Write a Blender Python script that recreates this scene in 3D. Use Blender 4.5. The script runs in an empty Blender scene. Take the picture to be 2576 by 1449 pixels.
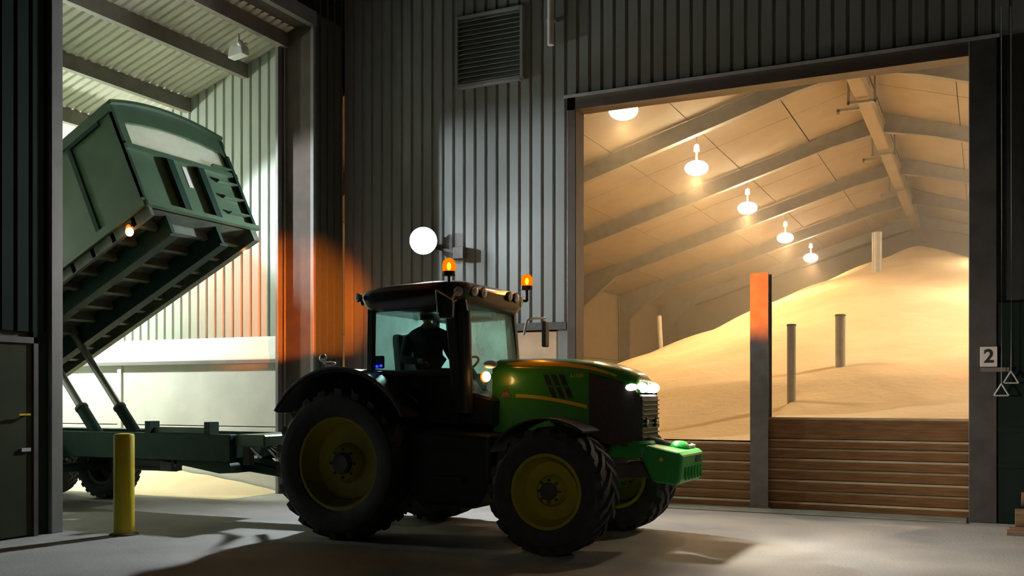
import bpy, bmesh, math, random
from mathutils import Vector, Matrix
random.seed(7)
scene = bpy.context.scene
COL = scene.collection
R = math.radians

# ------------------------------------------------------------------ camera, world, exposure
# X runs along the grain-store front (right), Y runs into the store, camera stands at the XY origin
cam_d = bpy.data.cameras.new('camera')
cam = bpy.data.objects.new('camera', cam_d); COL.objects.link(cam)
cam.location = (0, 0, 1.65)
cam.rotation_euler = (R(90), 0, R(25.73))
cam_d.sensor_width = 36.0
cam_d.lens = 2473 / 2576 * 36.0
cam_d.shift_y = 270.5 / 2576
cam_d.clip_end = 300
scene.camera = cam

world = bpy.data.worlds.new('night'); scene.world = world
world.use_nodes = True
bg = world.node_tree.nodes['Background']
bg.inputs[0].default_value = (0.30, 0.42, 0.55, 1)
bg.inputs[1].default_value = 0.002
scene.view_settings.view_transform = 'Standard'
scene.view_settings.look = 'None'
scene.view_settings.gamma = 1.0
scene.view_settings.use_curve_mapping = False
scene.view_settings.exposure = 0.0
scene.cycles.max_bounces = 5; scene.cycles.diffuse_bounces = 3; scene.cycles.glossy_bounces = 2; scene.cycles.volume_bounces = 0; scene.cycles.use_light_tree = False

# light strengths (watts) of the lamps the place has; used by the lamp builders further down
P_STORE = 800      # each high-bay lamp in the grain store
P_SHED = 1120       # lamps in the left shed
P_FLOOD = 480      # floodlight on the wall corner
P_BEACON = 4200     # rotating beacon beam
P_BEAM = 3000      # floodlight in the shed aimed out of its doorway
P_YARD = 650        # yard lamp behind the camera
P_HEAD = 230       # each tractor headlamp
STORE_COL = (1.0, 0.60, 0.24)
SHED_COL = (0.93, 1.0, 0.84)
FLOOD_COL = (0.88, 0.96, 1.0)
HAZE = 0.013

# ------------------------------------------------------------------ materials
def nodes_of(m):
    m.use_nodes = True
    nt = m.node_tree
    return nt, nt.nodes['Principled BSDF']

def mat(name, c, rough=0.6, metal=0.0, var=0.15, scale=6.0, bump=0.0, bscale=40.0, emit=None, estr=0.0,
        c2=None, stretch=None, coat=0.0, spec=0.5):
    m = bpy.data.materials.new(name)
    nt, p = nodes_of(m)
    p.inputs['Roughness'].default_value = rough
    p.inputs['Metallic'].default_value = metal
    p.inputs['Specular IOR Level'].default_value = spec
    if coat:
        p.inputs['Coat Weight'].default_value = coat
        p.inputs['Coat Roughness'].default_value = 0.08
    tc = nt.nodes.new('ShaderNodeTexCoord')
    mp = nt.nodes.new('ShaderNodeMapping')
    nt.links.new(tc.outputs['Object'], mp.inputs['Vector'])
    if stretch: mp.inputs['Scale'].default_value = stretch
    n = nt.nodes.new('ShaderNodeTexNoise')
    n.inputs['Scale'].default_value = scale
    n.inputs['Detail'].default_value = 5
    nt.links.new(mp.outputs['Vector'], n.inputs['Vector'])
    r = nt.nodes.new('ShaderNodeValToRGB')
    lo = c2 if c2 else tuple(x * (1 - var) for x in c)
    hi = c if c2 else tuple(min(1, x * (1 + var)) for x in c)
    r.color_ramp.elements[0].position = 0.33; r.color_ramp.elements[0].color = (*lo, 1)
    r.color_ramp.elements[1].position = 0.68; r.color_ramp.elements[1].color = (*hi, 1)
    nt.links.new(n.outputs['Fac'], r.inputs['Fac'])
    nt.links.new(r.outputs['Color'], p.inputs['Base Color'])
    if bump:
        n2 = nt.nodes.new('ShaderNodeTexNoise')
        n2.inputs['Scale'].default_value = bscale; n2.inputs['Detail'].default_value = 6
        nt.links.new(mp.outputs['Vector'], n2.inputs['Vector'])
        b = nt.nodes.new('ShaderNodeBump'); b.inputs['Strength'].default_value = bump; b.inputs['Distance'].default_value = 0.03
        nt.links.new(n2.outputs['Fac'], b.inputs['Height'])
        nt.links.new(b.outputs['Normal'], p.inputs['Normal'])
    if emit:
        p.inputs['Emission Color'].default_value = (*emit, 1)
        p.inputs['Emission Strength'].default_value = estr
    return m

def glass(name, tint, refl=0.12, dust=0.0, dustc=(0.6, 0.62, 0.55)):
    m = bpy.data.materials.new(name); m.use_nodes = True
    nt = m.node_tree; nt.nodes.clear()
    out = nt.nodes.new('ShaderNodeOutputMaterial')
    t = nt.nodes.new('ShaderNodeBsdfTransparent'); t.inputs[0].default_value = (*tint, 1)
    g = nt.nodes.new('ShaderNodeBsdfGlossy'); g.inputs['Roughness'].default_value = 0.03
    mx = nt.nodes.new('ShaderNodeMixShader'); mx.inputs[0].default_value = refl
    nt.links.new(t.outputs[0], mx.inputs[1]); nt.links.new(g.outputs[0], mx.inputs[2])
    last = mx
    if dust:
        d = nt.nodes.new('ShaderNodeBsdfDiffuse'); d.inputs[0].default_value = (*dustc, 1)
        tl = nt.nodes.new('ShaderNodeBsdfTranslucent'); tl.inputs[0].default_value = (*dustc, 1)
        m3 = nt.nodes.new('ShaderNodeMixShader'); m3.inputs[0].default_value = 0.6
        nt.links.new(d.outputs[0], m3.inputs[1]); nt.links.new(tl.outputs[0], m3.inputs[2])
        tc = nt.nodes.new('ShaderNodeTexCoord'); n = nt.nodes.new('ShaderNodeTexNoise')
        n.inputs['Scale'].default_value = 2.2; n.inputs['Detail'].default_value = 5
        nt.links.new(tc.outputs['Object'], n.inputs['Vector'])
        mr = nt.nodes.new('ShaderNodeMapRange'); mr.inputs[1].default_value = 0.3; mr.inputs[2].default_value = 0.7
        mr.inputs[3].default_value = dust * 0.5; mr.inputs[4].default_value = dust
        nt.links.new(n.outputs['Fac'], mr.inputs[0])
        m2 = nt.nodes.new('ShaderNodeMixShader')
        nt.links.new(mr.outputs[0], m2.inputs[0])
        nt.links.new(mx.outputs[0], m2.inputs[1]); nt.links.new(m3.outputs[0], m2.inputs[2])
        last = m2
    nt.links.new(last.outputs[0], out.inputs[0])
    return m

def emis(name, c, s):
    m = bpy.data.materials.new(name); m.use_nodes = True
    nt = m.node_tree; nt.nodes.clear()
    out = nt.nodes.new('ShaderNodeOutputMaterial'); e = nt.nodes.new('ShaderNodeEmission')
    e.inputs[0].default_value = (*c, 1); e.inputs[1].default_value = s
    nt.links.new(e.outputs[0], out.inputs[0])
    m.cycles.emission_sampling = 'NONE'      # the lamp beside each glowing lens does the lighting
    return m

M = {}
M['yard'] = mat('yard concrete', (0.46, 0.45, 0.42), 0.85, var=0.2, scale=0.9, bump=0.25, bscale=30, c2=(0.33, 0.325, 0.31))
M['kerb'] = mat('threshold concrete', (0.34, 0.325, 0.25), 0.85, var=0.2, scale=2.5, bump=.2)
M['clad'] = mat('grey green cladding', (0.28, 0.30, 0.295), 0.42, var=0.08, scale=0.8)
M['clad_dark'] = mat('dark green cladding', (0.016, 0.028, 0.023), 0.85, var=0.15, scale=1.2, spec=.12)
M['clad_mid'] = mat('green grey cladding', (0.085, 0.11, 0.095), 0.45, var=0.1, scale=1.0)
M['clad_in'] = mat('pale cladding', (0.44, 0.48, 0.42), 0.38, var=0.06, scale=1.0)
M['back'] = mat('dark backing', (0.05, 0.055, 0.05), 0.8)
M['roof_in'] = mat('pale roof sheet', (0.74, 0.72, 0.60), 0.55, var=0.1, scale=1.2)
M['fibre'] = mat('fibre cement lining', (0.27, 0.21, 0.135), 0.9, var=0.08, scale=1.5, bump=0.1)
M['fibre_b'] = mat('fibre cement wall', (0.26, 0.225, 0.17), 0.9, var=0.1, scale=1.0, bump=0.1)
M['steel'] = mat('galvanised dusty steel', (0.19, 0.17, 0.14), 0.6, metal=0.0, var=0.15, scale=4)
M['steel_dk'] = mat('dark painted steel', (0.075, 0.068, 0.062), 0.5, var=0.2, scale=5)
M['trim'] = mat('brown flashing', (0.10, 0.078, 0.065), 0.7, var=0.15, scale=3, spec=.2)
M['trim_dk'] = mat('dark brown flashing', (0.085, 0.062, 0.05), 0.5, var=0.15, scale=3)
M['trim_lt'] = mat('grey flashing', (0.24, 0.24, 0.235), 0.4, var=0.1, scale=3)
M['post'] = mat('grey steel post', (0.17, 0.16, 0.15), 0.5, var=0.2, scale=6, bump=0.05)
M['conc'] = mat('white concrete panel', (0.74, 0.74, 0.71), 0.85, var=0.1, scale=1.6, bump=0.08, c2=(0.62, 0.62, 0.60))
M['conc_tan'] = mat('tan concrete panel', (0.62, 0.42, 0.28), 0.85, var=0.15, scale=3, bump=0.1)
M['conc_dk'] = mat('dark concrete', (0.10, 0.115, 0.10), 0.9, var=0.2, scale=2)
M['wood'] = mat('stained plank', (0.34, 0.165, 0.055), 0.7, scale=5, bump=0.3, bscale=18, c2=(0.19, 0.085, 0.028), stretch=(0.5, 4, 6))
M['wood_lit_edge'] = mat('plank edge painted lit', (0.68, 0.54, 0.37), 0.85, scale=5, c2=(0.50, 0.36, 0.22), stretch=(1, 3, 3))  # pale colour stands in for light on the planks' upper chamfers
M['wood_lt'] = mat('weathered plank', (0.30, 0.19, 0.11), 0.8, scale=5, bump=0.3, bscale=18, c2=(0.16, 0.09, 0.05), stretch=(1, 1, 5))
M['grain'] = mat('grain', (0.86, 0.70, 0.45), 0.95, scale=1.6, bump=0.5, bscale=7, c2=(0.80, 0.63, 0.39))
M['white'] = mat('white enamel', (0.8, 0.8, 0.78), 0.4, var=0.04)
M['galv'] = mat('galvanised tube', (0.55, 0.55, 0.52), 0.45, metal=0.2, var=0.1)
M['yellow'] = mat('bollard yellow', (0.62, 0.50, 0.02), 0.45, var=0.12, scale=5)
M['green'] = mat('tractor green', (0.055, 0.29, 0.04), 0.25, var=0.06, scale=3, coat=0.4)
M['green_w'] = mat('weight green', (0.03, 0.32, 0.06), 0.4, var=0.1, scale=4)
M['rim'] = mat('wheel yellow', (0.36, 0.32, 0.014), 0.4, var=0.08)
M['decal'] = mat('decal yellow', (0.75, 0.52, 0.02), 0.35, var=0.03)
M['rubber'] = mat('tyre rubber', (0.035, 0.035, 0.037), 0.75, var=0.2, scale=10, bump=0.1)
M['black'] = mat('black plastic', (0.014, 0.014, 0.016), 0.5, var=0.1)
M['grille'] = mat('grille mesh', (0.045, 0.036, 0.032), 0.6, var=0.2, scale=40)
M['cabin'] = mat('cab trim', (0.05, 0.052, 0.055), 0.6, var=0.1)
M['roof_cab'] = mat('cab roof', (0.018, 0.020, 0.022), 0.3, var=0.05, coat=0.3)
M['chrome'] = mat('bright lens', (0.75, 0.78, 0.8), 0.15, metal=0.6, var=0.05)
M['lens'] = mat('pale lamp lens', (0.72, 0.74, 0.74), 0.2, var=0.05)
M['trailer'] = mat('trailer green', (0.085, 0.155, 0.09), 0.45, var=0.12, scale=3)
M['trailer_dk'] = mat('chassis dark green', (0.011, 0.042, 0.027), 0.6, var=0.15, scale=4, spec=.25)
M['rib'] = mat('underside paint', (0.10, 0.125, 0.09), 0.6, var=0.3, scale=5)
M['mesh_w'] = mat('white mesh', (0.75, 0.77, 0.70), 0.6, var=0.03)
def pvc():
    m = bpy.data.materials.new('white translucent sheet'); m.use_nodes = True
    nt = m.node_tree; nt.nodes.clear(); out = nt.nodes.new('ShaderNodeOutputMaterial')
    t = nt.nodes.new('ShaderNodeBsdfTranslucent'); t.inputs[0].default_value = (.92, .93, .86, 1)
    d = nt.nodes.new('ShaderNodeBsdfDiffuse'); d.inputs[0].default_value = (.85, .87, .80, 1)
    x_ = nt.nodes.new('ShaderNodeMixShader'); x_.inputs[0].default_value = .3
    nt.links.new(t.outputs[0], x_.inputs[1]); nt.links.new(d.outputs[0], x_.inputs[2]); nt.links.new(x_.outputs[0], out.inputs[0])
    return m
M['pvc'] = pvc()
M['ram'] = mat('chrome ram', (0.55, 0.55, 0.56), 0.25, metal=0.8, var=0.05)
M['hose'] = mat('hose', (0.10, 0.10, 0.09), 0.5)
M['cloth'] = mat('dark fabric', (0.016, 0.022, 0.020), 0.9, var=0.2, scale=12)
M['skin'] = mat('skin', (0.42, 0.24, 0.17), 0.6, var=0.08)
M['hair'] = mat('dark hair', (0.02, 0.017, 0.015), 0.8)
M['door_olive'] = mat('olive door paint', (0.04, 0.046, 0.022), 0.8, var=0.15, scale=2, spec=.2)
M['ink'] = mat('black ink', (0.02, 0.02, 0.02), 0.7)
M['sign'] = mat('sign white', (0.82, 0.76, 0.72), 0.6, var=0.03)
M['amber'] = mat('amber lens', (1.0, 0.36, 0.03), 0.2, emit=(1.0, 0.30, 0.015), estr=6)
def amber_glass():
    m = bpy.data.materials.new('amber beacon glass'); m.use_nodes = True
    nt = m.node_tree; nt.nodes.clear(); out = nt.nodes.new('ShaderNodeOutputMaterial')
    t = nt.nodes.new('ShaderNodeBsdfTransparent'); t.inputs[0].default_value = (1.0, .50, .04, 1)
    e = nt.nodes.new('ShaderNodeEmission'); e.inputs[0].default_value = (1.0, .20, .0, 1); e.inputs[1].default_value = 1.5
    x_ = nt.nodes.new('ShaderNodeMixShader'); x_.inputs[0].default_value = .55
    nt.links.new(t.outputs[0], x_.inputs[1]); nt.links.new(e.outputs[0], x_.inputs[2]); nt.links.new(x_.outputs[0], out.inputs[0])
    m.cycles.emission_sampling = 'NONE'
    return m
M['beacon_glass'] = amber_glass()
M['glass'] = glass('cab glass', (0.90, 0.97, 0.95), 0.05)
M['glass_d'] = glass('dusty side glass', (0.70, 0.84, 0.80), 0.05, 0.70, (0.52, 0.70, 0.65))
M['glass_f'] = glass('dusty windscreen', (0.92, 0.95, 0.88), 0.05, 0.34, (0.70, 0.73, 0.62))
M['e_store'] = emis('store lamp glow', (1.0, 0.86, 0.60), 60)
M['e_shed'] = emis('shed lamp glow', (0.95, 1.0, 0.9), 40)
M['e_flood'] = emis('flood glow', (0.93, 0.97, 1.0), 90)
M['e_head'] = emis('headlamp glow', (1.0, 0.95, 0.85), 30)
M['e_amber'] = emis('amber glow', (1.0, 0.15, 0.004), 2.0)
M['e_core'] = emis('beacon core', (1.0, 0.60, 0.16), 30)
M['e_mark'] = emis('marker glow', (1.0, 0.52, 0.22), 14)
M['e_blue'] = emis('blue glow', (0.03, 0.05, 1.0), 2.2)

# ------------------------------------------------------------------ mesh helpers
class MB:
    def __init__(s): s.v = []; s.f = []; s.m = []
    def add(s, vs, fs, mi=0):
        o = len(s.v); s.v += [tuple(p) for p in vs]
        s.f += [tuple(i + o for i in f) for f in fs]; s.m += [mi] * len(fs)
        return s
    def box(s, x0, x1, y0, y1, z0, z1, mi=0):
        vs = [(x0,y0,z0),(x1,y0,z0),(x1,y1,z0),(x0,y1,z0),(x0,y0,z1),(x1,y0,z1),(x1,y1,z1),(x0,y1,z1)]
        return s.add(vs, [(3,2,1,0),(4,5,6,7),(0,1,5,4),(1,2,6,5),(2,3,7,6),(3,0,4,7)], mi)
    def beam(s, p, q, w, h, up=(0,0,1), mi=0):
        p = Vector(p); q = Vector(q); d = (q - p).normalized()
        u = Vector(up); side = d.cross(u)
        if side.length < 1e-5: side = d.cross(Vector((1,0,0)))
        side.normalize(); u = side.cross(d)
        vs = []
        for c in (p, q):
            for a, b in ((-1,-1),(1,-1),(1,1),(-1,1)):
                vs.append(c + side * a * w / 2 + u * b * h / 2)
        return s.add(vs, [(0,3,2,1),(4,5,6,7),(0,1,5,4),(1,2,6,5),(2,3,7,6),(3,0,4,7)][:] , mi)
    def cyl(s, p, q, r0, r1=None, n=16, mi=0):
        r1 = r0 if r1 is None else r1
        return s.loft([ring(p, Vector(q) - Vector(p), r0, n), ring(q, Vector(q) - Vector(p), r1, n)], caps=True, mi=mi)
    def loft(s, rings, caps=True, closed=True, mi=0):
        n = len(rings[0]); vs = [p for r in rings for p in r]; fs = []
        for i in range(len(rings) - 1):
            for j in range(n if closed else n - 1):
                k = (j + 1) % n
                fs.append((i*n+j, i*n+k, (i+1)*n+k, (i+1)*n+j))
        if caps:
            fs.append(tuple(reversed(range(n)))); fs.append(tuple(range((len(rings)-1)*n, len(rings)*n)))
        return s.add(vs, fs, mi)
    def tube(s, pts, r, n=8, mi=0):
        pts = [Vector(p) for p in pts]; rings = []
        for i, p in enumerate(pts):
            a = pts[max(0, i-1)]; b = pts[min(len(pts)-1, i+1)]
            rings.append(ring(p, b - a, r[i] if isinstance(r, (list, tuple)) else r, n))
        return s.loft(rings, mi=mi)
    def lathe(s, prof, c, axis, n=32, mi=0):   # prof: (radius, distance along axis)
        c = Vector(c); ax = Vector(axis).normalized()
        rings = [ring(c + ax * t, ax, max(r, 1e-4), n) for r, t in prof]
        return s.loft(rings, caps=True, mi=mi)
    def prism(s, poly, axis, a, b, mi=0):      # poly in the two other axes, extruded a..b
        def P(u, v, t):
            return (t, u, v) if axis == 'x' else (u, t, v) if axis == 'y' else (u, v, t)
        n = len(poly)
        vs = [P(u, v, a) for u, v in poly] + [P(u, v, b) for u, v in poly]
        fs = [tuple(range(n)), tuple(reversed(range(n, 2*n)))]
        fs += [(i, i + n, (i+1) % n + n, (i+1) % n) for i in range(n)]
        return s.add(vs, fs, mi)
    def ball(s, c, rx, ry, rz, n=20, m=12, mi=0):
        rings = []
        for i in range(m + 1):
            t = math.pi * i / m; q = max(math.sin(t), 1e-3)
            rings.append([(c[0] + rx*q*math.cos(2*math.pi*j/n), c[1] + ry*q*math.sin(2*math.pi*j/n), c[2] - rz*math.cos(t)) for j in range(n)])
        return s.loft(rings, mi=mi)
    def mesh(s, name, mats, smooth=False, origin=(0,0,0), sharp=35):
        me = bpy.data.meshes.new(name)
        o = Vector(origin)
        me.from_pydata([Vector(p) - o for p in s.v], [], s.f)
        mats = mats if isinstance(mats, (list, tuple)) else [mats]
        for m in mats: me.materials.append(M[m] if isinstance(m, str) else m)
        me.polygons.foreach_set('material_index', s.m)
        bm = bmesh.new(); bm.from_mesh(me)
        bmesh.ops.recalc_face_normals(bm, faces=bm.faces)
        bm.to_mesh(me); bm.free()
        if smooth:
            me.polygons.foreach_set('use_smooth', [True] * len(me.polygons))
            me.set_sharp_from_angle(angle=R(sharp))
        me.update()
        return me

def ring(c, d, r, n):
    c = Vector(c); d = Vector(d).normalized()
    a = d.cross(Vector((0,0,1)))
    if a.length < 1e-3: a = d.cross(Vector((1,0,0)))
    a.normalize(); b = d.cross(a)
    return [c + a * r * math.cos(2*math.pi*i/n) + b * r * math.sin(2*math.pi*i/n) for i in range(n)]

def props(o, label=None, cat=None, group=None, kind=None):
    for k, v in (('label', label), ('category', cat), ('group', group), ('kind', kind)):
        if v: o[k] = v
    return o

def wloc(o):
    p = Vector((0,0,0))
    while o is not None:
        p = p + o.location; o = o.parent
    return p

def link_mesh(name, me, parent=None, loc=(0,0,0), rot=None):
    o = bpy.data.objects.new(name, me); COL.objects.link(o)
    o.parent = parent; o.location = loc
    if rot: o.rotation_euler = rot
    return o

def obj(name, mb, mats, parent=None, smooth=False, bevel=0, seg=1, origin=None, sharp=35, sub=0):
    """vertices are given in world coordinates; parents are never rotated"""
    base = wloc(parent) if parent is not None else Vector((0,0,0))
    org = Vector(origin) if origin is not None else base
    o = link_mesh(name, mb.mesh(name, mats, smooth, org, sharp), parent, org - base)
    if bevel:
        b = o.modifiers.new('bevel', 'BEVEL'); b.width = bevel; b.segments = seg; b.limit_method = 'ANGLE'; b.angle_limit = R(40)
    if sub:
        b = o.modifiers.new('sub', 'SUBSURF'); b.levels = sub; b.render_levels = sub
    return o

def thing(name, loc, label, cat, group=None):
    o = bpy.data.objects.new(name, None); COL.objects.link(o); o.location = loc
    o.empty_display_size = 0.2
    return props(o, label, cat, group)

def struct(name, mb, mats, **k):
    return props(obj(name, mb, mats, **k), kind='structure')

def lamp(name, kind, loc, energy, color, parent=None, **k):
    d = bpy.data.lights.new(name, kind); d.energy = energy; d.color = color
    tgt = k.pop('target', None)
    for a, b in k.items(): setattr(d, a, b)
    o = bpy.data.objects.new(name, d); COL.objects.link(o)
    base = wloc(parent) if parent is not None else Vector((0,0,0))
    o.parent = parent; o.location = Vector(loc) - base
    if tgt is not None:
        o.rotation_euler = (Vector(tgt) - Vector(loc)).to_track_quat('-Z', 'Y').to_euler()
    return o

# profiled sheet: 1 m wide along local x, height along z, face towards local -y; wide pans and narrow recessed grooves
_sheets = {}
def sheet_mesh(h, mname, width=1.0, pitch=0.2, gap=0.055, deep=0.035, inv=False):
    key = (round(h, 3), mname, width, pitch, gap, inv)
    if key in _sheets: return _sheets[key]
    pts = []; n = round(width / pitch); e = gap * 0.25
    for i in range(n):
        x = i * pitch
        prof = [(x, 0), (x + pitch - gap, 0), (x + pitch - gap + e, deep), (x + pitch - e, deep)]
        pts += prof
    pts.append((width, 0))
    if inv: pts = [(x, deep - y) for x, y in pts]
    pts = [(x, y) for x, y in pts]
    mb = MB(); t = 0.004
    ringb = [(x, y, 0) for x, y in pts] + [(x, y + t, 0) for x, y in reversed(pts)]
    ringt = [(x, y, h) for x, y, z in ringb]
    nn = len(ringb)
    fs = [(j, (j+1) % nn, (j+1) % nn + nn, j + nn) for j in range(nn)]
    mb.add(ringb + ringt, fs)
    _sheets[key] = mb.mesh('cladding_sheet', mname)
    return _sheets[key]

# ------------------------------------------------------------------ the setting: ground and shells
FY = 14.19                     # plane of the grain-store front
LX = -10.1                     # plane of the left shed front
DX0, DX1, DZ = -5.72, -0.2, 6.08   # store doorway
LY0, LY1, LZ = 8.35, 13.28, 7.80   # shed doorway
RIDGE, EAVEL, EAVER, SLOPE, RZ = -2.5, -13.9, 8.9, 0.30, 9.25
BACKY = 48.0

fl = MB()
fl.box(-22, 16, -16, 52, -0.3, 0.0)
floor = struct('floor', fl, 'yard')
sb = MB().box(DX0 + 0.1, DX1 - 0.02, FY - 0.25, FY + 0.28, 0, 0.02)
struct('trim_1', sb, 'kerb', bevel=0.008)

# --- grain store front wall: backing with doorway, profiled sheets as pieces
w = MB()
w.box(-10.05, DX0 - 0.14, FY + 0.05, FY + 0.22, 0, 10.6)
w.box(DX1 + 0.3, 9.0, FY + 0.05, FY + 0.22, 0, 10.6)
w.box(DX0 - 0.14, DX1 + 0.3, FY + 0.05, FY + 0.22, DZ + 0.2, 10.6)
wall_right = struct('wall_right', w, 'back')
def put(parent, me, name, loc, rz=0, rot=None):
    return link_mesh(name, me, parent, loc, rot if rot else (0, 0, rz))
x = -10.08
while x < -6.1:
    put(wall_right, sheet_mesh(7.8 if x > -7.5 else 10.6, 'clad'), 'cladding_sheet', (x, FY, 2.80 if x > -7.5 else 0)); x += 1.0
x = -6.08 + 0.0
for k in range(6):
    put(wall_right, sheet_mesh(4.3, 'clad'), 'cladding_sheet', (-6.08 + k, FY, DZ + 0.22))
for k in range(8):
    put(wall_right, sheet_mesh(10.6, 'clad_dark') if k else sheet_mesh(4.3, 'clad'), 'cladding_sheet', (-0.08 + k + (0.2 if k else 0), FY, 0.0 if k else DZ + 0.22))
# strip of cladding between panel and jamb
put(wall_right, sheet_mesh(DZ + 0.22 - 2.8, 'clad', 0.2), 'cladding_sheet', (-6.08, FY, 2.8))
# lower wall panels left of the doorway
obj('wall_panel', MB().box(-7.06, -6.05, FY - .02, FY + .05, 0.0, 2.66), 'conc_tan', wall_right, bevel=0.01)
obj('drip_flashing', MB().box(-7.08, -5.88, FY - 0.05, FY + 0.03, 2.68, 2.80), 'steel_dk', wall_right)
obj('corner_flashing', MB().box(-6.03, -5.87, FY - 0.03, FY + 0.05, 0, 2.68), 'trim_lt', wall_right)
# doorway steel: jambs, lintel with lit ledge
t = MB().box(DX0 - 0.15, DX0 + 0.0, FY - 0.05, FY + 0.30, 0, DZ + 0.2)
struct('trim_2', t, 'trim_dk', bevel=0.008)
t = MB().box(DX1, DX1 + 0.33, FY - 0.08, FY + 0.26, 0, DZ + 0.2)
struct('trim_3', t, 'steel_dk', bevel=0.008)
t = MB().box(DX0 - 0.15, DX1 + 0.33, FY - 0.05, FY + 0.26, DZ, DZ + 0.2)
lint = struct('trim_4', t, 'trim_dk')
obj('ledge', MB().prism([(FY - 0.10, DZ + 0.175), (FY - .02, DZ + 0.225), (FY - .02, DZ + 0.245), (FY - 0.10, DZ + 0.225)], 'x', DX0 - 0.18, DX1 + 0.36), 'galv', lint)  # taller, paler lip carries the ledge's highlight in its shape and colour
# dark lower skirting on the right
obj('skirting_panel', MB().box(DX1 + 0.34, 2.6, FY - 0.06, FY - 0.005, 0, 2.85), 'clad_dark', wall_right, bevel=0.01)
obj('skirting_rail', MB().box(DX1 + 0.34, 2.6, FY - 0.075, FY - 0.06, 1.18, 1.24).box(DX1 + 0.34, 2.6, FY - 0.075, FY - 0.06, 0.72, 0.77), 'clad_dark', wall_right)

# --- grain store interior
def roofz(x): return RZ - SLOPE * abs(x - RIDGE)
sl = MB()
sl.box(EAVEL - 0.25, EAVEL - 0.05, FY + 0.22, BACKY + 0.2, 0, roofz(EAVEL) + 0.2)
wsl = struct('wall_store_left', sl, 'fibre_b')
PF = [17.1 + 5.5 * k for k in range(6)]
for k in range(6):
    y0 = (PF[k-1] if k else FY + 0.25) + 0.06; y1 = PF[k] - 0.06
    obj('wall_panel', MB().box(EAVEL - 0.05, EAVEL + 0.08, y0, y1, 0, 1.55), 'fibre_b', wsl, bevel=0.01)
    obj('wall_panel', MB().box(EAVEL - 0.05, EAVEL + 0.06, y0, y1, 1.57, 3.1), 'fibre_b', wsl, bevel=0.01)
    obj('wall_panel', MB().box(EAVEL - 0.05, EAVEL + 0.02, y0, y1, 3.12, 5.8), 'fibre', wsl, bevel=0.01)
struct('wall_store_right', MB().box(EAVER + 0.05, EAVER + 0.25, FY + 0.22, BACKY + 0.2, 0, roofz(EAVER) + 0.2), 'fibre_b')
struct('wall_store_back', MB().prism([(EAVEL, 0), (EAVER, 0), (EAVER, roofz(EAVER)), (RIDGE, RZ + 0.05), (EAVEL, roofz(EAVEL))], 'y', BACKY, BACKY + 0.2), 'fibre_b')
ceil = struct('ceiling', MB().prism([(EAVEL - 0.3, roofz(EAVEL - .3) + 0.1), (RIDGE, RZ + 0.1), (EAVER + 0.3, roofz(EAVER + .3) + 0.1),
        (EAVER + 0.3, roofz(EAVER + .3) + 0.2), (RIDGE, RZ + 0.2), (EAVEL - 0.3, roofz(EAVEL - .3) + 0.2)], 'y', FY + 0.22, BACKY + 0.2), 'back')
ang = math.atan(SLOPE)
nrow = 6; L = (RIDGE - EAVEL) / math.cos(ang) / nrow
rs = MB().box(0.012, L - 0.012, 0.012, 2.75 - 0.012, 0, 0.03).mesh('roof_sheet', 'fibre')
for k in range(13):
    y0 = PF[0] - 2.75 + 2.75 * k
    if y0 + 2.75 > BACKY + 1: break
    for i in range(nrow):
        s = i * L
        link_mesh('roof_sheet', rs, ceil, (EAVEL + s * math.cos(ang), y0, roofz(EAVEL) + s * math.sin(ang) + random.uniform(0, .012)), (0, -ang, 0))
        link_mesh('roof_sheet', rs, ceil, (RIDGE + s * math.cos(ang), y0, RZ - s * math.sin(ang) + random.uniform(0, .012)), (0, ang, 0))
# portal frames
def frame_poly():
    d = 0.40; zl = roofz(EAVEL + .1) - .02
    left = [(EAVEL + .1, 0), (EAVEL + .48, 0), (EAVEL + .55, roofz(EAVEL + .55) - 1.15), (EAVEL + 1.9, roofz(EAVEL + 1.9) - d - .06),
            (RIDGE - 1.3, roofz(RIDGE - 1.3) - d), (RIDGE, RZ - .52)]
    right = [(RIDGE + 1.3, roofz(RIDGE + 1.3) - d), (EAVER - 1.9, roofz(EAVER - 1.9) - d - .06), (EAVER - .55, roofz(EAVER - .55) - 1.15), (EAVER - .48, 0), (EAVER - .1, 0)]
    top = [(EAVER - .1, roofz(EAVER - .1) - .02), (RIDGE, RZ - .02), (EAVEL + .1, zl)]
    return left + right + top
fm = None
for k, y in enumerate(PF):
    if fm is None:
        P = frame_poly(); f = MB()
        f.prism(P, 'y', -0.02, 0.02)
        lower = P[1:10]
        for a, b in zip(lower[:-1], lower[1:]):
            f.beam((a[0], 0, a[1]), (b[0], 0, b[1]), 0.20, 0.03, up=(0, 1, 0) if False else (-(b[1]-a[1]), 0, (b[0]-a[0])))
        fm = f.mesh('portal_frame', 'steel')
    link_mesh('portal_frame', fm, ceil, (0, y, 0))
# overhead conveyor under the ridge with hanger frames
cv = thing('overhead_conveyor', (RIDGE - .25, 15, 7.7), 'long pale overhead conveyor trunking hung under the roof ridge of the grain store', 'conveyor')
cx = RIDGE - .2
cx = -2.62
obj('trough', MB().box(cx - .16, cx + .16, 15.0, 46, 8.62, 8.92), 'fibre', cv, bevel=0.02)
obj('cover_lip', MB().box(cx - .20, cx + .20, 15.0, 46, 8.92, 8.95), 'fibre', cv)
for y in [18.8 + 5.5 * k for k in range(5)]:
    q = .05
    h = MB().box(cx - .32, cx - .27, y - q, y + q, 8.50, 9.1).box(cx + .27, cx + .32, y - q, y + q, 8.50, 9.1).box(cx - .32, cx + .32, y - q, y + q, 8.50, 8.56)
    obj('hanger_frame', h, 'steel', cv)
    obj('side_bracket', MB().box(cx - .62, cx - .1, y + .5, y + .58, 8.50, 8.56).box(cx - .62, cx - .56, y + .5, y + .58, 8.44, 8.56), 'steel', cv)

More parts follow.
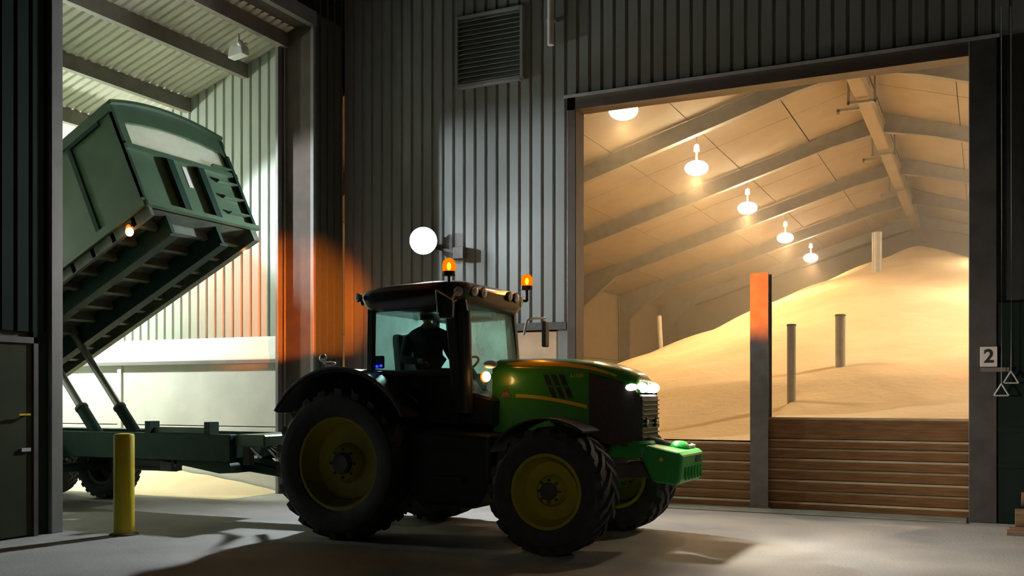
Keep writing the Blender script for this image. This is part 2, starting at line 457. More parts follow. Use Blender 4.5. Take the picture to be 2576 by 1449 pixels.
# --- left shed front (perpendicular to the store front)
w = MB()
w.box(LX - 0.22, LX - 0.05, -1.0, LY0 - 0.02, 0, 10.6)
w.box(LX - 0.22, LX - 0.05, LY1 + 0.10, FY + 0.04, 0, 10.6)
w.box(LX - 0.22, LX - 0.05, LY0 - 0.02, LY1 + 0.05, LZ + 0.25, 10.6)
wall_left = struct('wall_left', w, 'back')
def putx(h, y, z, width=1.0, m='clad_dark'):
    put(wall_left, sheet_mesh(h, m, width), 'cladding_sheet', (LX, y, z), R(90))
for k in range(9):
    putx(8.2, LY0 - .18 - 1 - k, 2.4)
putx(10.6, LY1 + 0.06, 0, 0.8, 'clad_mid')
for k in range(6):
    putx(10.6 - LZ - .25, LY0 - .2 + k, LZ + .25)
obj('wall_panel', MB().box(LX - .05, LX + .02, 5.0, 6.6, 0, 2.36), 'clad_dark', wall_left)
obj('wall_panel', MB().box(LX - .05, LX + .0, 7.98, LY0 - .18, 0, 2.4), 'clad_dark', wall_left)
# doorway trim: near jamb strip, deep far jamb, header
struct('trim_5', MB().box(LX - .25, LX + .05, LY0 - .16, LY0, 0, LZ + .2), 'trim_lt', bevel=0.006)
struct('trim_6', MB().box(LX - .62, LX - .02, LY1, LY1 + .10, 0, LZ + .2), 'trim', bevel=0.006)
struct('trim_7', MB().box(LX - .66, LX - .60, LY1 - .12, LY1 - .001, 0, LZ + .1).box(LX - .56, LX - .53, LY1 - .025, LY1 - .001, 0, LZ + .1), 'trim_lt', bevel=0.004)  # inner rail deepened so that it shades the jamb reveal
struct('trim_8', MB().box(LX - .018, LX + .05, LY1 - .012, LY1 + .05, 0, LZ + .2), 'trim_lt', bevel=.004)
struct('trim_9', MB().box(LX - .45, LX - .05, LY0, LY1, LZ + .02, LZ + .25), 'trim')
struct('trim_10', MB().box(LX - .05, LX + .06, LY0 - .1, LY1 + .06, LZ, LZ + .24), 'trim_lt')
# personnel door in the near part of the left wall
dr = struct('door_1', MB().box(LX - .02, LX + .035, 6.98, 7.94, 0.02, 2.26), 'door_olive', bevel=0.006)
obj('door_frame', MB().box(LX - .04, LX + .06, 7.94, 8.0, 0, 2.33).box(LX - .04, LX + .06, 6.9, 6.98, 0, 2.33).box(LX - .04, LX + .06, 6.9, 8.0, 2.26, 2.33), 'steel_dk', dr)
obj('door_handle', MB().cyl((LX + .03, 7.86, 1.43), (LX + .09, 7.86, 1.43), .012).beam((LX + .085, 7.87, 1.43), (LX + .085, 7.72, 1.43), .02, .02), 'decal', dr)
obj('door_latch', MB().box(LX + .03, LX + .06, 7.78, 7.9, 1.0, 1.04), 'galv', dr)

# --- left shed interior
IY = LY1 + 0.14            # plane of the pale inner wall
struct('wall_shed_back', MB().box(-19.2, -19.0, 2.8, IY + .3, 0, 8.2), 'clad_in')
struct('wall_shed_near', MB().box(-19.0, LX - .25, 2.8, 3.0, 0, 8.2), 'clad_in')
ws = struct('wall_shed_inner', MB().box(-19.0, LX - .25, IY + .12, IY + .30, 0, 9.0), 'back')
def sroof(x): return 7.585 + .33 * (x + 11.16)
for k in range(9):
    h = sroof(-10.30 - k) - 2.55 + .05
    put(ws, sheet_mesh(max(h, 1.0), 'clad_in'), 'cladding_sheet', (-11.30 - k, IY + .02, 2.55))
for x0, x1 in ((-14.55, LX - .3), (-18.95, -14.63)):
    obj('concrete_panel', MB().box(x0, x1, IY - .02, IY + .12, 0, 1.10), 'conc', ws, bevel=0.008)
    obj('concrete_panel', MB().box(x0, x1, IY - .02, IY + .12, 1.115, 2.22), 'conc', ws, bevel=0.008)
obj('panel_post', MB().box(-14.64, -14.54, IY - .06, IY + .12, 0, 2.22), 'conc', ws, bevel=0.006)
obj('coping', MB().prism([(IY - .08, 2.22), (IY - .08, 2.29), (IY + .015, 2.67), (IY + .12, 2.67), (IY + .12, 2.22)], 'x', -19, LX - .3), 'white', ws)
obj('coping_edge', MB().box(-19, LX - .3, IY - .10, IY - .05, 2.21, 2.27), 'trim_lt', ws)
sa = math.atan(.33)
cs = struct('ceiling_shed', MB().prism([(-19.2, sroof(-19.2) + .1), (LX - .05, sroof(LX - .05) + .1), (LX - .05, sroof(LX - .05) + .2), (-19.2, sroof(-19.2) + .2)], 'y', 2.8, IY + .3), 'back')
Lr = (LX - .2 + 19.0) / math.cos(sa)
for k in range(10):
    me = sheet_mesh(Lr, 'roof_in', 1.0, 0.166666, 0.06, 0.04)
    # local z -> up the slope, local x -> along Y, face down
    o = link_mesh('roof_sheet', me, cs)
    zdir = Vector((math.cos(sa), 0, math.sin(sa))); xdir = Vector((0, 1, 0)); ydir = zdir.cross(xdir)
    if ydir.z < 0:
        xdir = Vector((0, -1, 0)); ydir = zdir.cross(xdir)
    Mx = Matrix((xdir, ydir, zdir)).transposed().to_4x4()
    Mx.translation = Vector((-19.0, IY + .1 - k, sroof(-19.0)))
    o.matrix_local = Mx
for x in (-10.62, -11.62, -12.93, -14.2, -15.5, -16.8, -18.1):
    z = sroof(x)
    pz = MB(); h = .24
    pz.box(x - .035, x + .035, 3.0, IY + .1, z - h, z - .01)
    pz.box(x - .08, x + .035, 3.0, IY + .1, z - h - .012, z - h)
    obj('purlin', pz, 'steel', cs)

# ------------------------------------------------------------------ lamps of the place
def high_bay(name, loc, label, power, col, em, group, size=.27, radius=.12, up=.13, hang=.95, blend=.7):
    t = thing(name, loc, label, 'lamp', group)
    x, y, z = loc
    obj('hook', MB().tube([(x, y, z + .55), (x, y, z + hang)], .012, 6), 'steel', t)
    obj('gear_box', MB().cyl((x, y, z + .42), (x, y, z + .56), .065, .05), M[em], t, smooth=True)  # no light source itself; glow added for a bright dot above the bulb
    obj('neck', MB().cyl((x, y, z + .15), (x, y, z + .42), .03), 'steel', t, smooth=True)
    obj('bulb', MB().ball((x, y, z + .02), size * 1.02, size * 1.02, .17), em, t, smooth=True)
    lamp('lamp_light', 'SPOT', (x, y, z - .22), power, col, t, shadow_soft_size=radius, target=(x, y, 0), spot_size=R(168), spot_blend=blend)
    lamp('lamp_spill', 'POINT', (x, y, z - .24), power * up, col, t, shadow_soft_size=radius)
    return t
for k, y in enumerate((17.6, 22.8, 28.3, 34.2, 39.6)):
    lab = ['nearest glowing store lamp, partly hidden by the door lintel', 'second glowing store lamp from the doorway, below the nearest roof beam',
           'third glowing store lamp from the doorway', 'fourth glowing store lamp from the doorway', 'farthest and smallest glowing store lamp above the grain'][k]
    high_bay('high_bay_lamp', (-6.15, y, 7.0), lab, P_STORE * (0.5 if k == 0 else 1), STORE_COL, 'e_store', 'hanging lamps in the grain store')
for lab, y in (('nearest', 19.0), ('second', 25.5), ('third', 32.0), ('farthest', 39.6)):
    high_bay('high_bay_lamp', (1.6, y, 7.0), lab + ' hanging lamp of the right-hand row, hidden behind the right door jamb', P_STORE * 1.1, (1.0, .74, .48), 'e_store', 'hanging lamps on the far side of the grain store')
high_bay('shed_lamp', (-15.6, 11.6, 5.40), 'white hanging lamp of the left shed above the raised trailer body', P_SHED, SHED_COL, 'e_shed', 'shed lamps', up=.7, hang=.68, blend=.15)
high_bay('shed_lamp', (-16.8, 7.5, 4.4), 'white hanging lamp at the near back corner of the left shed', P_SHED * .1, SHED_COL, 'e_shed', 'shed lamps', up=1.0)
# floodlight in the shed aimed out through the tall doorway
sf = Vector((-14.9, 10.9, 5.75)); sn = (Vector((-7.4, 14.2, 4.0)) - sf).normalized()
t = thing('shed_floodlight', sf, 'cool white floodlight under the shed roof aimed out through the tall doorway', 'floodlight')
obj('housing', MB().lathe([(.07, -.12), (.13, -.07), (.14, .0)], sf, sn, 24), 'black', t, smooth=True)
obj('lens', MB().lathe([(.13, .0), (.12, .01), (0, .015)], sf, sn, 24), 'e_shed', t, smooth=True)
obj('arm', MB().beam(sf - sn * .08, (sf.x - .1, sf.y, sroof(sf.x - .1) - .04), .04, .04), 'steel_dk', t)
lamp('shed_beam', 'SPOT', sf + sn * .06, P_BEAM, (.88, .97, 1.0), t, target=sf + sn * 4, spot_size=R(34), spot_blend=.6, shadow_soft_size=.05)
# unlit fitting at the top of the shed doorway
t = thing('ceiling_fitting', (-10.95, 12.5, 7.2), 'small white unlit lamp fitting under the shed roof beside the tall doorway', 'lamp')
fx, fy, fz = -10.98, 12.5, 7.25
obj('bracket', MB().beam((fx, fy, fz + .3), (fx, fy, fz + .08), .04, .04).beam((fx - .16, fy, fz + .12), (fx + .16, fy + .02, fz + .12), .03, .03), 'white', t)
obj('head', MB().prism([(-.16 + fx, fz - .10), (.16 + fx, fz - .06), (.13 + fx, fz + .1), (-.13 + fx, fz + .07)], 'y', fy - .08, fy + .10), 'white', t, bevel=.02, seg=2)
obj('lens', MB().ball((fx + .12, fy - .09, fz + .10), .05, .05, .05, 12, 8), 'chrome', t, smooth=True)

# floodlight on the corner of the store wall
fp = Vector((-8.39, 14.04, 4.20)); fn = Vector((.46, -.888, -.03)).normalized()
t = thing('floodlight', (-8.39, 14.1, 4.2), 'dazzling white floodlight on the wall above the tractor cab', 'floodlight')
fr = fn.cross(Vector((0, 0, 1))).normalized(); fu = fr.cross(fn)
fc = fp + fn * .12
def fbox(mb, c, w, h, d):
    vs = []
    for k in (0, 1):
        for a, b in ((-1,-1),(1,-1),(1,1),(-1,1)):
            vs.append(c + fr * a * w / 2 + fu * b * h / 2 - fn * d * k)
    return mb.add(vs, [(0,1,2,3),(7,6,5,4),(0,4,5,1),(1,5,6,2),(2,6,7,3),(3,7,4,0)])
obj('housing', MB().lathe([(.12, -.13), (.20, -.08), (.235, -.01), (.235, .0)], fc, fn, 28), 'black', t, smooth=True)
obj('lens', MB().lathe([(.222, .0), (.21, .012), (.12, .028), (0, .032)], fc, fn, 28), 'e_flood', t, smooth=True)
obj('bracket', MB().beam(fp - fn * .0, (-8.30, FY - .03, 4.12), .05, .05).beam((-8.3, FY - .03, 4.12), (-7.75, FY - .03, 3.98), .05, .05), 'steel_dk', t)
obj('junction_box', MB().box(-7.86, -7.66, FY - .12, FY - .002, 3.88, 4.08), 'steel_dk', t, bevel=.01)
ll = lamp('flood_light', 'AREA', fc + fn * .06, P_FLOOD, FLOOD_COL, t, target=fc + fn * 2, shape='DISK', size=.34, spread=R(160))

# yard lamp on a pole behind the camera
yl = Vector((3.5, -9.0, 6.0))
t = thing('yard_lamp', (yl.x, yl.y, 0), 'lamp on a tall grey pole standing in the yard', 'lamp')
obj('pole', MB().cyl((yl.x, yl.y, 0), (yl.x, yl.y, 6.0), .07, .05), 'galv', t, smooth=True)
obj('arm', MB().beam((yl.x, yl.y, 5.98), (yl.x - .2, yl.y + .75, 6.05), .05, .05), 'galv', t)
obj('head', MB().box(yl.x - .35, yl.x - .05, yl.y + .6, yl.y + .95, 6.02, 6.12), 'black', t, bevel=.02)
obj('lens', MB().box(yl.x - .32, yl.x - .08, yl.y + .63, yl.y + .92, 5.99, 6.018), 'e_store', t)
lamp('yard_light', 'SPOT', (yl.x - .2, yl.y + .78, 5.95), P_YARD, (1.0, 0.86, 0.68), t, target=(-1.9, 12, 0.4), spot_size=R(27), spot_blend=.5, shadow_soft_size=.12)

# ------------------------------------------------------------------ grain
def hgrain(x, y):
    dx = x + 2.1; dy = y - 37.2
    mx = .50 if dx < 0 else .40
    my = .25 if dy < 0 else .12
    q = math.sqrt((mx * dx) ** 2 + (my * dy) ** 2 + .012)
    z = 6.98 - q
    z += .05 * math.sin(x * 1.1 + 1.7 * math.sin(y * .45)) * min(1, q / 2) + .03 * math.sin(x * 2.3 + y * 1.4) + .025 * math.sin(y * 2.9 - x * .7 + 2 * math.sin(x * .8))
    if y < 17.2:                      # heap settles against the planks
        b = (17.2 - y) / 2.6
        top = .96 if x < -2.96 else 1.30
        z = z * (1 - b) + min(z, top + .02) * b
    return max(z, 0.03 + .4 * max(0, (z + 2) / 2 if z < 0 else 1) * .1)
g = MB(); nx, ny = 130, 150
gx0, gx1, gy0, gy1 = EAVEL + .12, EAVER - .1, FY + .44, BACKY - .05
for j in range(ny + 1):
    v = j / ny; y = gy0 + (gy1 - gy0) * (v ** 1.5)
    for i in range(nx + 1):
        xx = gx0 + (gx1 - gx0) * i / nx
        yy = y
        if j == 0 and (xx < DX0 - .2 or xx > DX1 + .3): yy = y
        g.v.append((xx, yy, hgrain(xx, yy)))
for j in range(ny):
    for i in range(nx):
        a = j * (nx + 1) + i
        g.f.append((a, a + 1, a + nx + 2, a + nx + 1)); g.m.append(0)
gh = obj('grain_heap', g, 'grain', smooth=True, sharp=80)
props(gh, 'huge golden heap of loose grain filling the store behind the planks', 'grain', kind='stuff')

def hpile(x, y):
    q = math.sqrt(((x + 13.2) / 2.4) ** 2 + ((y - 13.2) / 1.1) ** 2)
    return .33 * max(0, 1 - q) ** .8 + .012 * math.sin(9 * x) * max(0, 1 - q)
g = MB(); nx, ny = 60, 26
for j in range(ny + 1):
    for i in range(nx + 1):
        xx = -15.7 + 4.9 * i / nx; yy = 12.0 + (IY - .07 - 12.0) * j / ny
        g.v.append((xx, yy, hpile(xx, yy) + .003))
for j in range(ny):
    for i in range(nx):
        a = j * (nx + 1) + i
        g.f.append((a, a + 1, a + nx + 2, a + nx + 1)); g.m.append(0)
props(obj('grain_spill', g, 'grain', smooth=True, sharp=80), 'low spill of orange grain on the shed floor under the trailer', 'grain', kind='stuff')

# slim posts standing in the grain: (pixel-derived) x, y, base z, top z, radius
def grain_post(x, y, top, r, label, lean=0.0):
    z = hgrain(x, y) - .25
    t = thing('grain_probe', (x, y, z), label, 'post', 'slim posts standing in the grain')
    obj('tube', MB().cyl((x, y, z), (x + lean, y, top), r, r, 14), 'galv', t, smooth=True)
    obj('cap', MB().cyl((x + lean, y, top), (x + lean, y, top + .03), r * 1.12, r * 1.0, 14), 'fibre_b', t, smooth=True)
def ray(px, Y):                      # x,z on plane Y for a photo column; helps to place things at a chosen depth
    a = (px[0] - 1288) / 2473; s, c = math.sin(R(25.73)), math.cos(R(25.73))
    d = Y / (a * s + c)
    return d * (a * c - s), 1.65 + (995 - px[1]) / 2473 * d
def find_y(px):                      # depth at which the sight line meets the heap
    y = 15.0
    while y < 46:
        x, z = ray(px, y)
        if z <= hgrain(x, y): return y
        y += .05
    return 30.0
for px_top, px_base, r, lab, lean in (((1660, 795), (1664, 872), .075, 'slim pale post on the far left slope of the heap', -.08),
        ((1990, 820), (1991, 1008), .07, 'tallest slim post, close behind the planks right of the steel door post', 0),
        ((2112, 795), (2114, 922), .085, 'slim pale post halfway up the heap, right of the tallest slim post', 0),
        ((2202, 585), (2206, 684), .14, 'farthest slim pale post, near the top of the heap', 0)):
    y = find_y(px_base); x, zb = ray(px_base, y); _, zt = ray(px_top, y)
    grain_post(x, y, zt, r, lab, lean)

# ------------------------------------------------------------------ plank barriers and door post
PX = -2.96
def barrier(name, x0, x1, tops, label):
    t = thing(name, ((x0 + x1) / 2, FY + .36, 0), label, 'barrier', 'plank barriers across the store doorway')
    z = 0.02
    for k, top in enumerate(tops):
        off = .02 * (k % 2) + random.uniform(0, .008)
        b = MB(); y0 = FY + .29 + off
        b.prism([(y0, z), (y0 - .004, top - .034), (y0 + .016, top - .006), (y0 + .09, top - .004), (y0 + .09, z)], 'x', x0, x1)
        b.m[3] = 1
        o = obj('plank', b, ['wood', 'wood_lit_edge'], t, origin=((x0 + x1) / 2 + k * .0, FY + .36, (z + top) / 2))
        z = top + .004
    return t
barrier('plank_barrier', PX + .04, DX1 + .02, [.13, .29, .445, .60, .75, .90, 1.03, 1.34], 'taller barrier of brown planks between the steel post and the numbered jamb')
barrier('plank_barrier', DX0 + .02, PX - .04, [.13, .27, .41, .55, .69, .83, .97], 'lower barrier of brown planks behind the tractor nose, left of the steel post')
t = thing('door_post', (PX, FY + .35, 0), 'steel H-section post standing mid-doorway, its top lit orange', 'post')
h = MB().box(PX - .13, PX + .13, FY + .20, FY + .222, 0, 3.43).box(PX - .012, PX + .012, FY + .222, FY + .46, 0, 3.43).box(PX - .13, PX + .13, FY + .46, FY + .482, 0, 3.43)
obj('beam', h, 'post', t)
obj('base_plate', MB().box(PX - .17, PX + .17, FY + .17, FY + .5, 0.0, .035), 'post', t)

# ------------------------------------------------------------------ wall furniture
lx0, lx1, lz0, lz1 = -7.78, -6.66, 6.74, 7.80
t = thing('louvre_vent', ((lx0 + lx1) / 2, FY, lz0), 'square louvred ventilation grille high on the corrugated wall', 'vent')
v = MB()
for a in ((lx0 - .05, lx0, lz0 - .05, lz1 + .05), (lx1, lx1 + .05, lz0 - .05, lz1 + .05), (lx0, lx1, lz0 - .07, lz0), (lx0, lx1, lz1, lz1 + .05)):
    v.box(a[0], a[1], FY - .09, FY + .01, a[2], a[3])
obj('frame', v, 'clad', t, bevel=.006)
obj('backing', MB().box(lx0, lx1, FY - .012, FY - .004, lz0, lz1), 'back', t)
for k in range(14):
    z = lz0 + .02 + k * (lz1 - lz0) / 14
    obj('slat', MB().prism([(FY - .085, z), (FY - .08, z - .006), (FY - .015, z + .062), (FY - .02, z + .068)], 'x', lx0 + .003, lx1 - .003), 'clad', t)
t = thing('wall_pipe', (-6.12, FY - .1, 7.1), 'short pale vertical pipe on the dark wall right of the louvred grille', 'pipe')
obj('pipe', MB().cyl((-6.12, FY - .1, 7.12), (-6.12, FY - .1, 10.2), .05), 'white', t, smooth=True)
obj('clip', MB().box(-6.19, -6.05, FY - .12, FY, 7.5, 7.54).box(-6.19, -6.05, FY - .12, FY, 9.3, 9.34), 'galv', t)
# number sign
def text_mesh(txt, size, depth=.002, bold=0.0):
    cu = bpy.data.curves.new('txt', 'FONT'); cu.body = txt; cu.size = size; cu.extrude = depth; cu.offset = bold
    cu.align_x = 'CENTER'; cu.align_y = 'CENTER'
    o = bpy.data.objects.new('txt', cu); COL.objects.link(o)
    bpy.context.view_layer.update()
    me = bpy.data.meshes.new_from_object(o.evaluated_get(bpy.context.evaluated_depsgraph_get()))
    bpy.data.objects.remove(o); bpy.data.curves.remove(cu)
    return me
sx, sz, sy = DX1 + .235, 2.15, FY - .10
t = thing('number_sign', (sx, sy, sz - .14), 'small white sign with a black figure 2 on the right door jamb', 'sign')
obj('plate', MB().box(sx - .10, sx + .10, sy - .012, sy + .02, sz - .13, sz + .13), 'sign', t, bevel=.004)
me = text_mesh('2', .24, .002, .006); me.materials.clear(); me.materials.append(M['ink'])
link_mesh('numeral', me, t, (0, -.016, .14), (R(90), 0, 0))
# pull cords with triangular handles
cxx = DX1 + .40
bt = thing('cord_bracket', (cxx, FY - .12, 1.95), 'small steel cord bracket under the number sign', 'bracket')
obj('arm', MB().box(sx - .10, cxx + .07, FY - .14, FY - .08, 1.955, 2.01), 'steel', bt)
for k, (dx, zt, lab, ln) in enumerate(((-.02, 1.86, 'triangular pull handle hanging lower on the left cord by the sign', .0), (.09, 2.02, 'triangular pull handle hanging higher on the right cord by the sign', .04))):
    x = cxx + dx; y = FY - .2 + .03 * k
    t = thing('pull_cord', (x, y, zt - .2), lab, 'pull cord', 'pull cords beside the store door')
    obj('cord', MB().tube([(x, y, 6.6), (x + .004, y, 4), (x, y, zt - .06)], .007, 6), 'trim_lt', t)
    hh = MB(); q = zt - .06
    for a, b in (((x, q), (x - .085, q - .15)), ((x - .085, q - .15), (x + .085, q - .15)), ((x + .085, q - .15), (x, q))):
        hh.tube([(a[0] + ln * 0, y, a[1]), (b[0], y, b[1])], .011, 8)
    obj('handle', hh, 'galv', t)
# timber at the right edge
for k, (x, y, z, lx, ly, hz, lab) in enumerate(((.77, 13.10, 0.0, 1.1, .24, .045, 'weathered flat board lying nearest on the ground at the right edge'),
        (.75, 13.36, 0.0, 1.0, .22, .05, 'weathered flat board lying behind the nearest one at the right edge'))):
    b = MB().box(x - lx / 2, x + lx / 2, y - ly / 2, y + ly / 2, z, z + hz)
    props(obj('loose_board', b, 'wood_lt', origin=(x, y, z), bevel=.006), lab, 'board', 'loose boards at the right edge')
for k, (x, y, z, r, l, lab) in enumerate(((.78, 13.74, .125, .12, .9, 'thick brown log lowest in the pile at the right edge'),
        (.80, 13.76, .365, .085, .8, 'brown log in the middle of the pile at the right edge'),
        (.80, 13.75, .55, .07, .7, 'brown log on top of the pile at the right edge'))):
    b = MB(); n = 18; rings = []
    for i in range(6):
        u = -l / 2 + l * i / 5
        rings.append([(x + u, y + (r + random.uniform(-.012, .012)) * math.cos(2 * math.pi * j / n), z + (r * (1 + .03 * math.sin(3 * j))) * math.sin(2 * math.pi * j / n)) for j in range(n)])
    b.loft(rings)
    props(obj('log', b, 'wood_lt', origin=(x, y, z - r), smooth=True), lab, 'log', 'logs at the right edge')
# bollard
bx, by = -9.2, 8.5
t = thing('bollard', (bx, by, 0), 'round yellow bollard on the concrete in front of the tall doorway', 'bollard')
obj('tube', MB().lathe([(.118, 0), (.118, 1.17), (.108, 1.195), (.04, 1.205), (0, 1.205)], (bx, by, 0), (0, 0, 1), 28), 'yellow', t, smooth=True)
obj('foot', MB().lathe([(.17, 0), (.16, .018), (.118, .022)], (bx, by, 0), (0, 0, 1), 28), 'conc_dk', t, smooth=True)

# ------------------------------------------------------------------ wheels
def wheel_mesh(rad, width, rim_r, lugs, lug_h=.035):
    """tyre (axis Y, centred at 0): carcass plus chevron lugs"""
    hw = width / 2; c = rad - lug_h
    prof = [(rim_r, -hw * .72), (rim_r + .03, -hw * .86), ((rim_r + c) / 2, -hw), (c - .07, -hw * .97), (c - .015, -hw * .80), (c, -hw * .5), (c + .004, 0),
            (c, hw * .5), (c - .015, hw * .80), (c - .07, hw * .97), ((rim_r + c) / 2, hw), (rim_r + .03, hw * .86), (rim_r, hw * .72)]
    mb = MB(); n = 56
    rings = [ring_y(r, t, n) for r, t in prof]
    mb.loft(rings, caps=False)
    for side in (-1, 1):
        for k in range(lugs):
            th0 = 2 * math.pi * (k + (.5 if side > 0 else 0)) / lugs
            secs = []
            for u in (0.0, .35, .7, 1.0):
                t = side * (-.04 * width + u * hw * 1.0); th = th0 + u * .34
                base = c - (.03 if u < .9 else .075); top = rad - (0 if u < .8 else .02)
                tw = (.030 + .010 * u) / rad
                secs.append([(r * math.sin(a), t, r * math.cos(a)) for r, a in ((base, th - tw * 1.3), (base, th + tw * 1.3), (top, th + tw), (top, th - tw))])
            mb.loft(secs)
    return mb.mesh('tyre', 'rubber', True, sharp=30)
def ring_y(r, t, n): return [(r * math.sin(2 * math.pi * j / n), t, r * math.cos(2 * math.pi * j / n)) for j in range(n)]
def rim_mesh(rim_r, width, dish, m='rim'):
    hw = width / 2; mb = MB(); n = 40
    prof = [(rim_r + .012, -hw * .74), (rim_r + .02, -hw * .80), (rim_r - .015, -hw * .80), (rim_r - .03, -hw * .55), (rim_r * .86, -hw * .30), (rim_r * .80, -hw * .30 + dish), (rim_r * .45, -hw * .30 + dish),
            (rim_r * .40, -hw * .35), (rim_r * .36, -hw * .42), (0.001, -hw * .42)]
    mb.loft([ring_y(r, t, n) for r, t in prof], caps=False)
    back = [(rim_r + .012, -hw * .74), (rim_r + .012, hw * .8), (rim_r - .03, hw * .8), (rim_r - .04, hw * .2)]
    mb.loft([ring_y(r, t, n) for r, t in back], caps=False)
    return mb.mesh('rim', m, True, sharp=40)
def hub_mesh(rim_r, width):
    hw = width / 2; mb = MB()
    mb.loft([ring_y(r, t, 20) for r, t in ((rim_r * .24, -hw * .40), (rim_r * .24, -hw * .55), (rim_r * .19, -hw * .62), (.001, -hw * .62))], caps=False)
    for k in range(8):
        a = 2 * math.pi * k / 8; r = rim_r * .31
        p = (r * math.sin(a), -hw * .40, r * math.cos(a)); q = (p[0], -hw * .50, p[2])
        mb.cyl(p, q, .018, .018, 6)
    return mb.mesh('hub', 'steel_dk', True)
def put_wheel(root, name, me, x, y, z, flip):
    base = wloc(root)
    tyre, rim, hub = me
    o = link_mesh(name, tyre, root, Vector((x, y, z)) - base, (0, 0, math.pi if flip else 0))
    link_mesh('rim', rim, o); link_mesh('hub', hub, o)
    return o

# ------------------------------------------------------------------ tractor
CY = 10.45
T = thing('tractor', (-5.3, CY, 0), 'large green tractor with yellow wheels, cab beacons and a green front weight', 'tractor')
RX, FX = -6.66, -4.05
rear = (wheel_mesh(.87, .60, .52, 22), rim_mesh(.52, .60, .06), hub_mesh(.52, .60))
front = (wheel_mesh(.665, .52, .375, 20), rim_mesh(.375, .52, .05), hub_mesh(.375, .52))
put_wheel(T, 'rear_wheel', rear, RX, 9.17 + .30, .87, False)
put_wheel(T, 'rear_wheel', rear, RX, 11.73 - .30, .87, True)
put_wheel(T, 'front_wheel', front, FX, 9.14 + .26, .665, False)
put_wheel(T, 'front_wheel', front, FX, 11.76 - .26, .665, True)
# drive line, axles
obj('rear_axle', MB().cyl((RX, 9.6, .87), (RX, 11.3, .87), .17), 'black', T, smooth=True)
obj('front_axle', MB().box(FX - .13, FX + .13, 9.75, 11.15, .55, .78).cyl((FX, 9.5, .665), (FX, 11.4, .665), .12), 'green', T, bevel=.02)
obj('gearbox', MB().box(-7.1, -5.0, 10.1, 10.8, .62, 1.35).box(-5.0, -3.7, 10.2, 10.7, .72, 1.25), 'black', T, bevel=.03)
obj('fuel_tank', MB().prism([(-5.85, .55), (-5.62, .38), (-4.98, .42), (-4.80, .70), (-4.80, 1.22), (-5.85, 1.28)], 'y', 9.42, 10.15), 'black', T, bevel=.05, seg=3)
obj('step', MB().box(-5.55, -5.1, 9.30, 9.48, .42, .46), 'black', T)
obj('step', MB().box(-5.55, -5.1, 9.34, 9.52, .72, .76), 'black', T)
obj('step', MB().box(-5.55, -5.1, 9.38, 9.56, 1.02, 1.06), 'black', T)
obj('fuel_tank', MB().prism([(-5.85, .55), (-5.62, .38), (-4.98, .42), (-4.80, .70), (-4.80, 1.22), (-5.85, 1.28)], 'y', 10.75, 11.48), 'black', T, bevel=.05, seg=3)
# rear fenders
for sgn in (-1, 1):
    y0, y1 = (9.20, 9.86) if sgn < 0 else (11.04, 11.70)
    outer, inner = [], []
    for k in range(19):
        a = R(-57 + (117) * k / 18); rr = 1.0 + .06 * math.cos(a)
        outer.append((RX + rr * math.sin(a), .90 + rr * math.cos(a))); inner.append((RX + (rr - .035) * math.sin(a), .90 + (rr - .035) * math.cos(a)))
    fe = obj('rear_fender', MB().prism(outer + inner[::-1], 'y', y0, y1), 'black', T, smooth=True, bevel=.008)
    yi = y1 - .02 if sgn < 0 else y0
    obj('fender_wall', MB().prism(outer + [(RX + .62, 1.0), (RX - .55, 1.0)], 'y', yi, yi + .02), 'black', fe)
    if sgn < 0:
        obj('fender_edge', MB().tube([(p[0], y0, p[1] + .006) for p in outer], .016, 8), 'cabin', fe, smooth=True)
# cab: lower body, pillars, roof
CR, CF, C0, C1 = -6.54, -5.42, 9.66, 11.24
cabl = MB()
cabl.prism([(CR, 1.55), (CR + .1, 1.35), (-5.0, 1.30), (-4.98, 1.62), (CF + .1, 1.70), (-5.6, 1.62), (CR, 1.92)], 'y', 9.82, 11.08)
obj('cab_base', cabl, 'black', T, bevel=.03)
def pillar(name, p, q, w, d):
    return obj(name, MB().beam(p, q, w, d, up=(1, 0, 0)), 'black', T, bevel=.012)
for y in (C0, C1):
    s = 1 if y == C0 else -1
    pillar('cab_pillar', (CF + .10, y + s * .04, 1.45), (CF - .02, y + s * .03, 2.84), .09, .13)
    pillar('cab_pillar', (CR + .02, y + s * .04, 1.85), (CR + .04, y + s * .04, 2.84), .07, .09)
    pillar('cab_pillar', (-6.28, y + s * .02, 1.95), (-6.36, y + s * .03, 2.84), .04, .045) if y == C1 else None
obj('sill', MB().box(CR, CF + .1, C0 + .0, C0 + .06, 1.86, 1.93).box(CR, CF + .1, C1 - .06, C1, 1.86, 1.93).box(CR - .01, CR + .06, C0, C1, 1.88, 1.96), 'black', T, bevel=.01)
obj('door_lower', MB().prism([(-5.9, 1.9), (-5.75, 1.35), (CF + .08, 1.32), (CF + .10, 1.9)], 'y', C0 + .03, C0 + .06), 'black', T)
# exhaust beside the front pillar
ex = obj('exhaust_stack', MB().cyl((-5.27, 9.74, 1.45), (-5.30, 9.74, 2.60), .085).cyl((-5.30, 9.74, 2.60), (-5.32, 9.74, 2.72), .055), 'black', T, smooth=True)
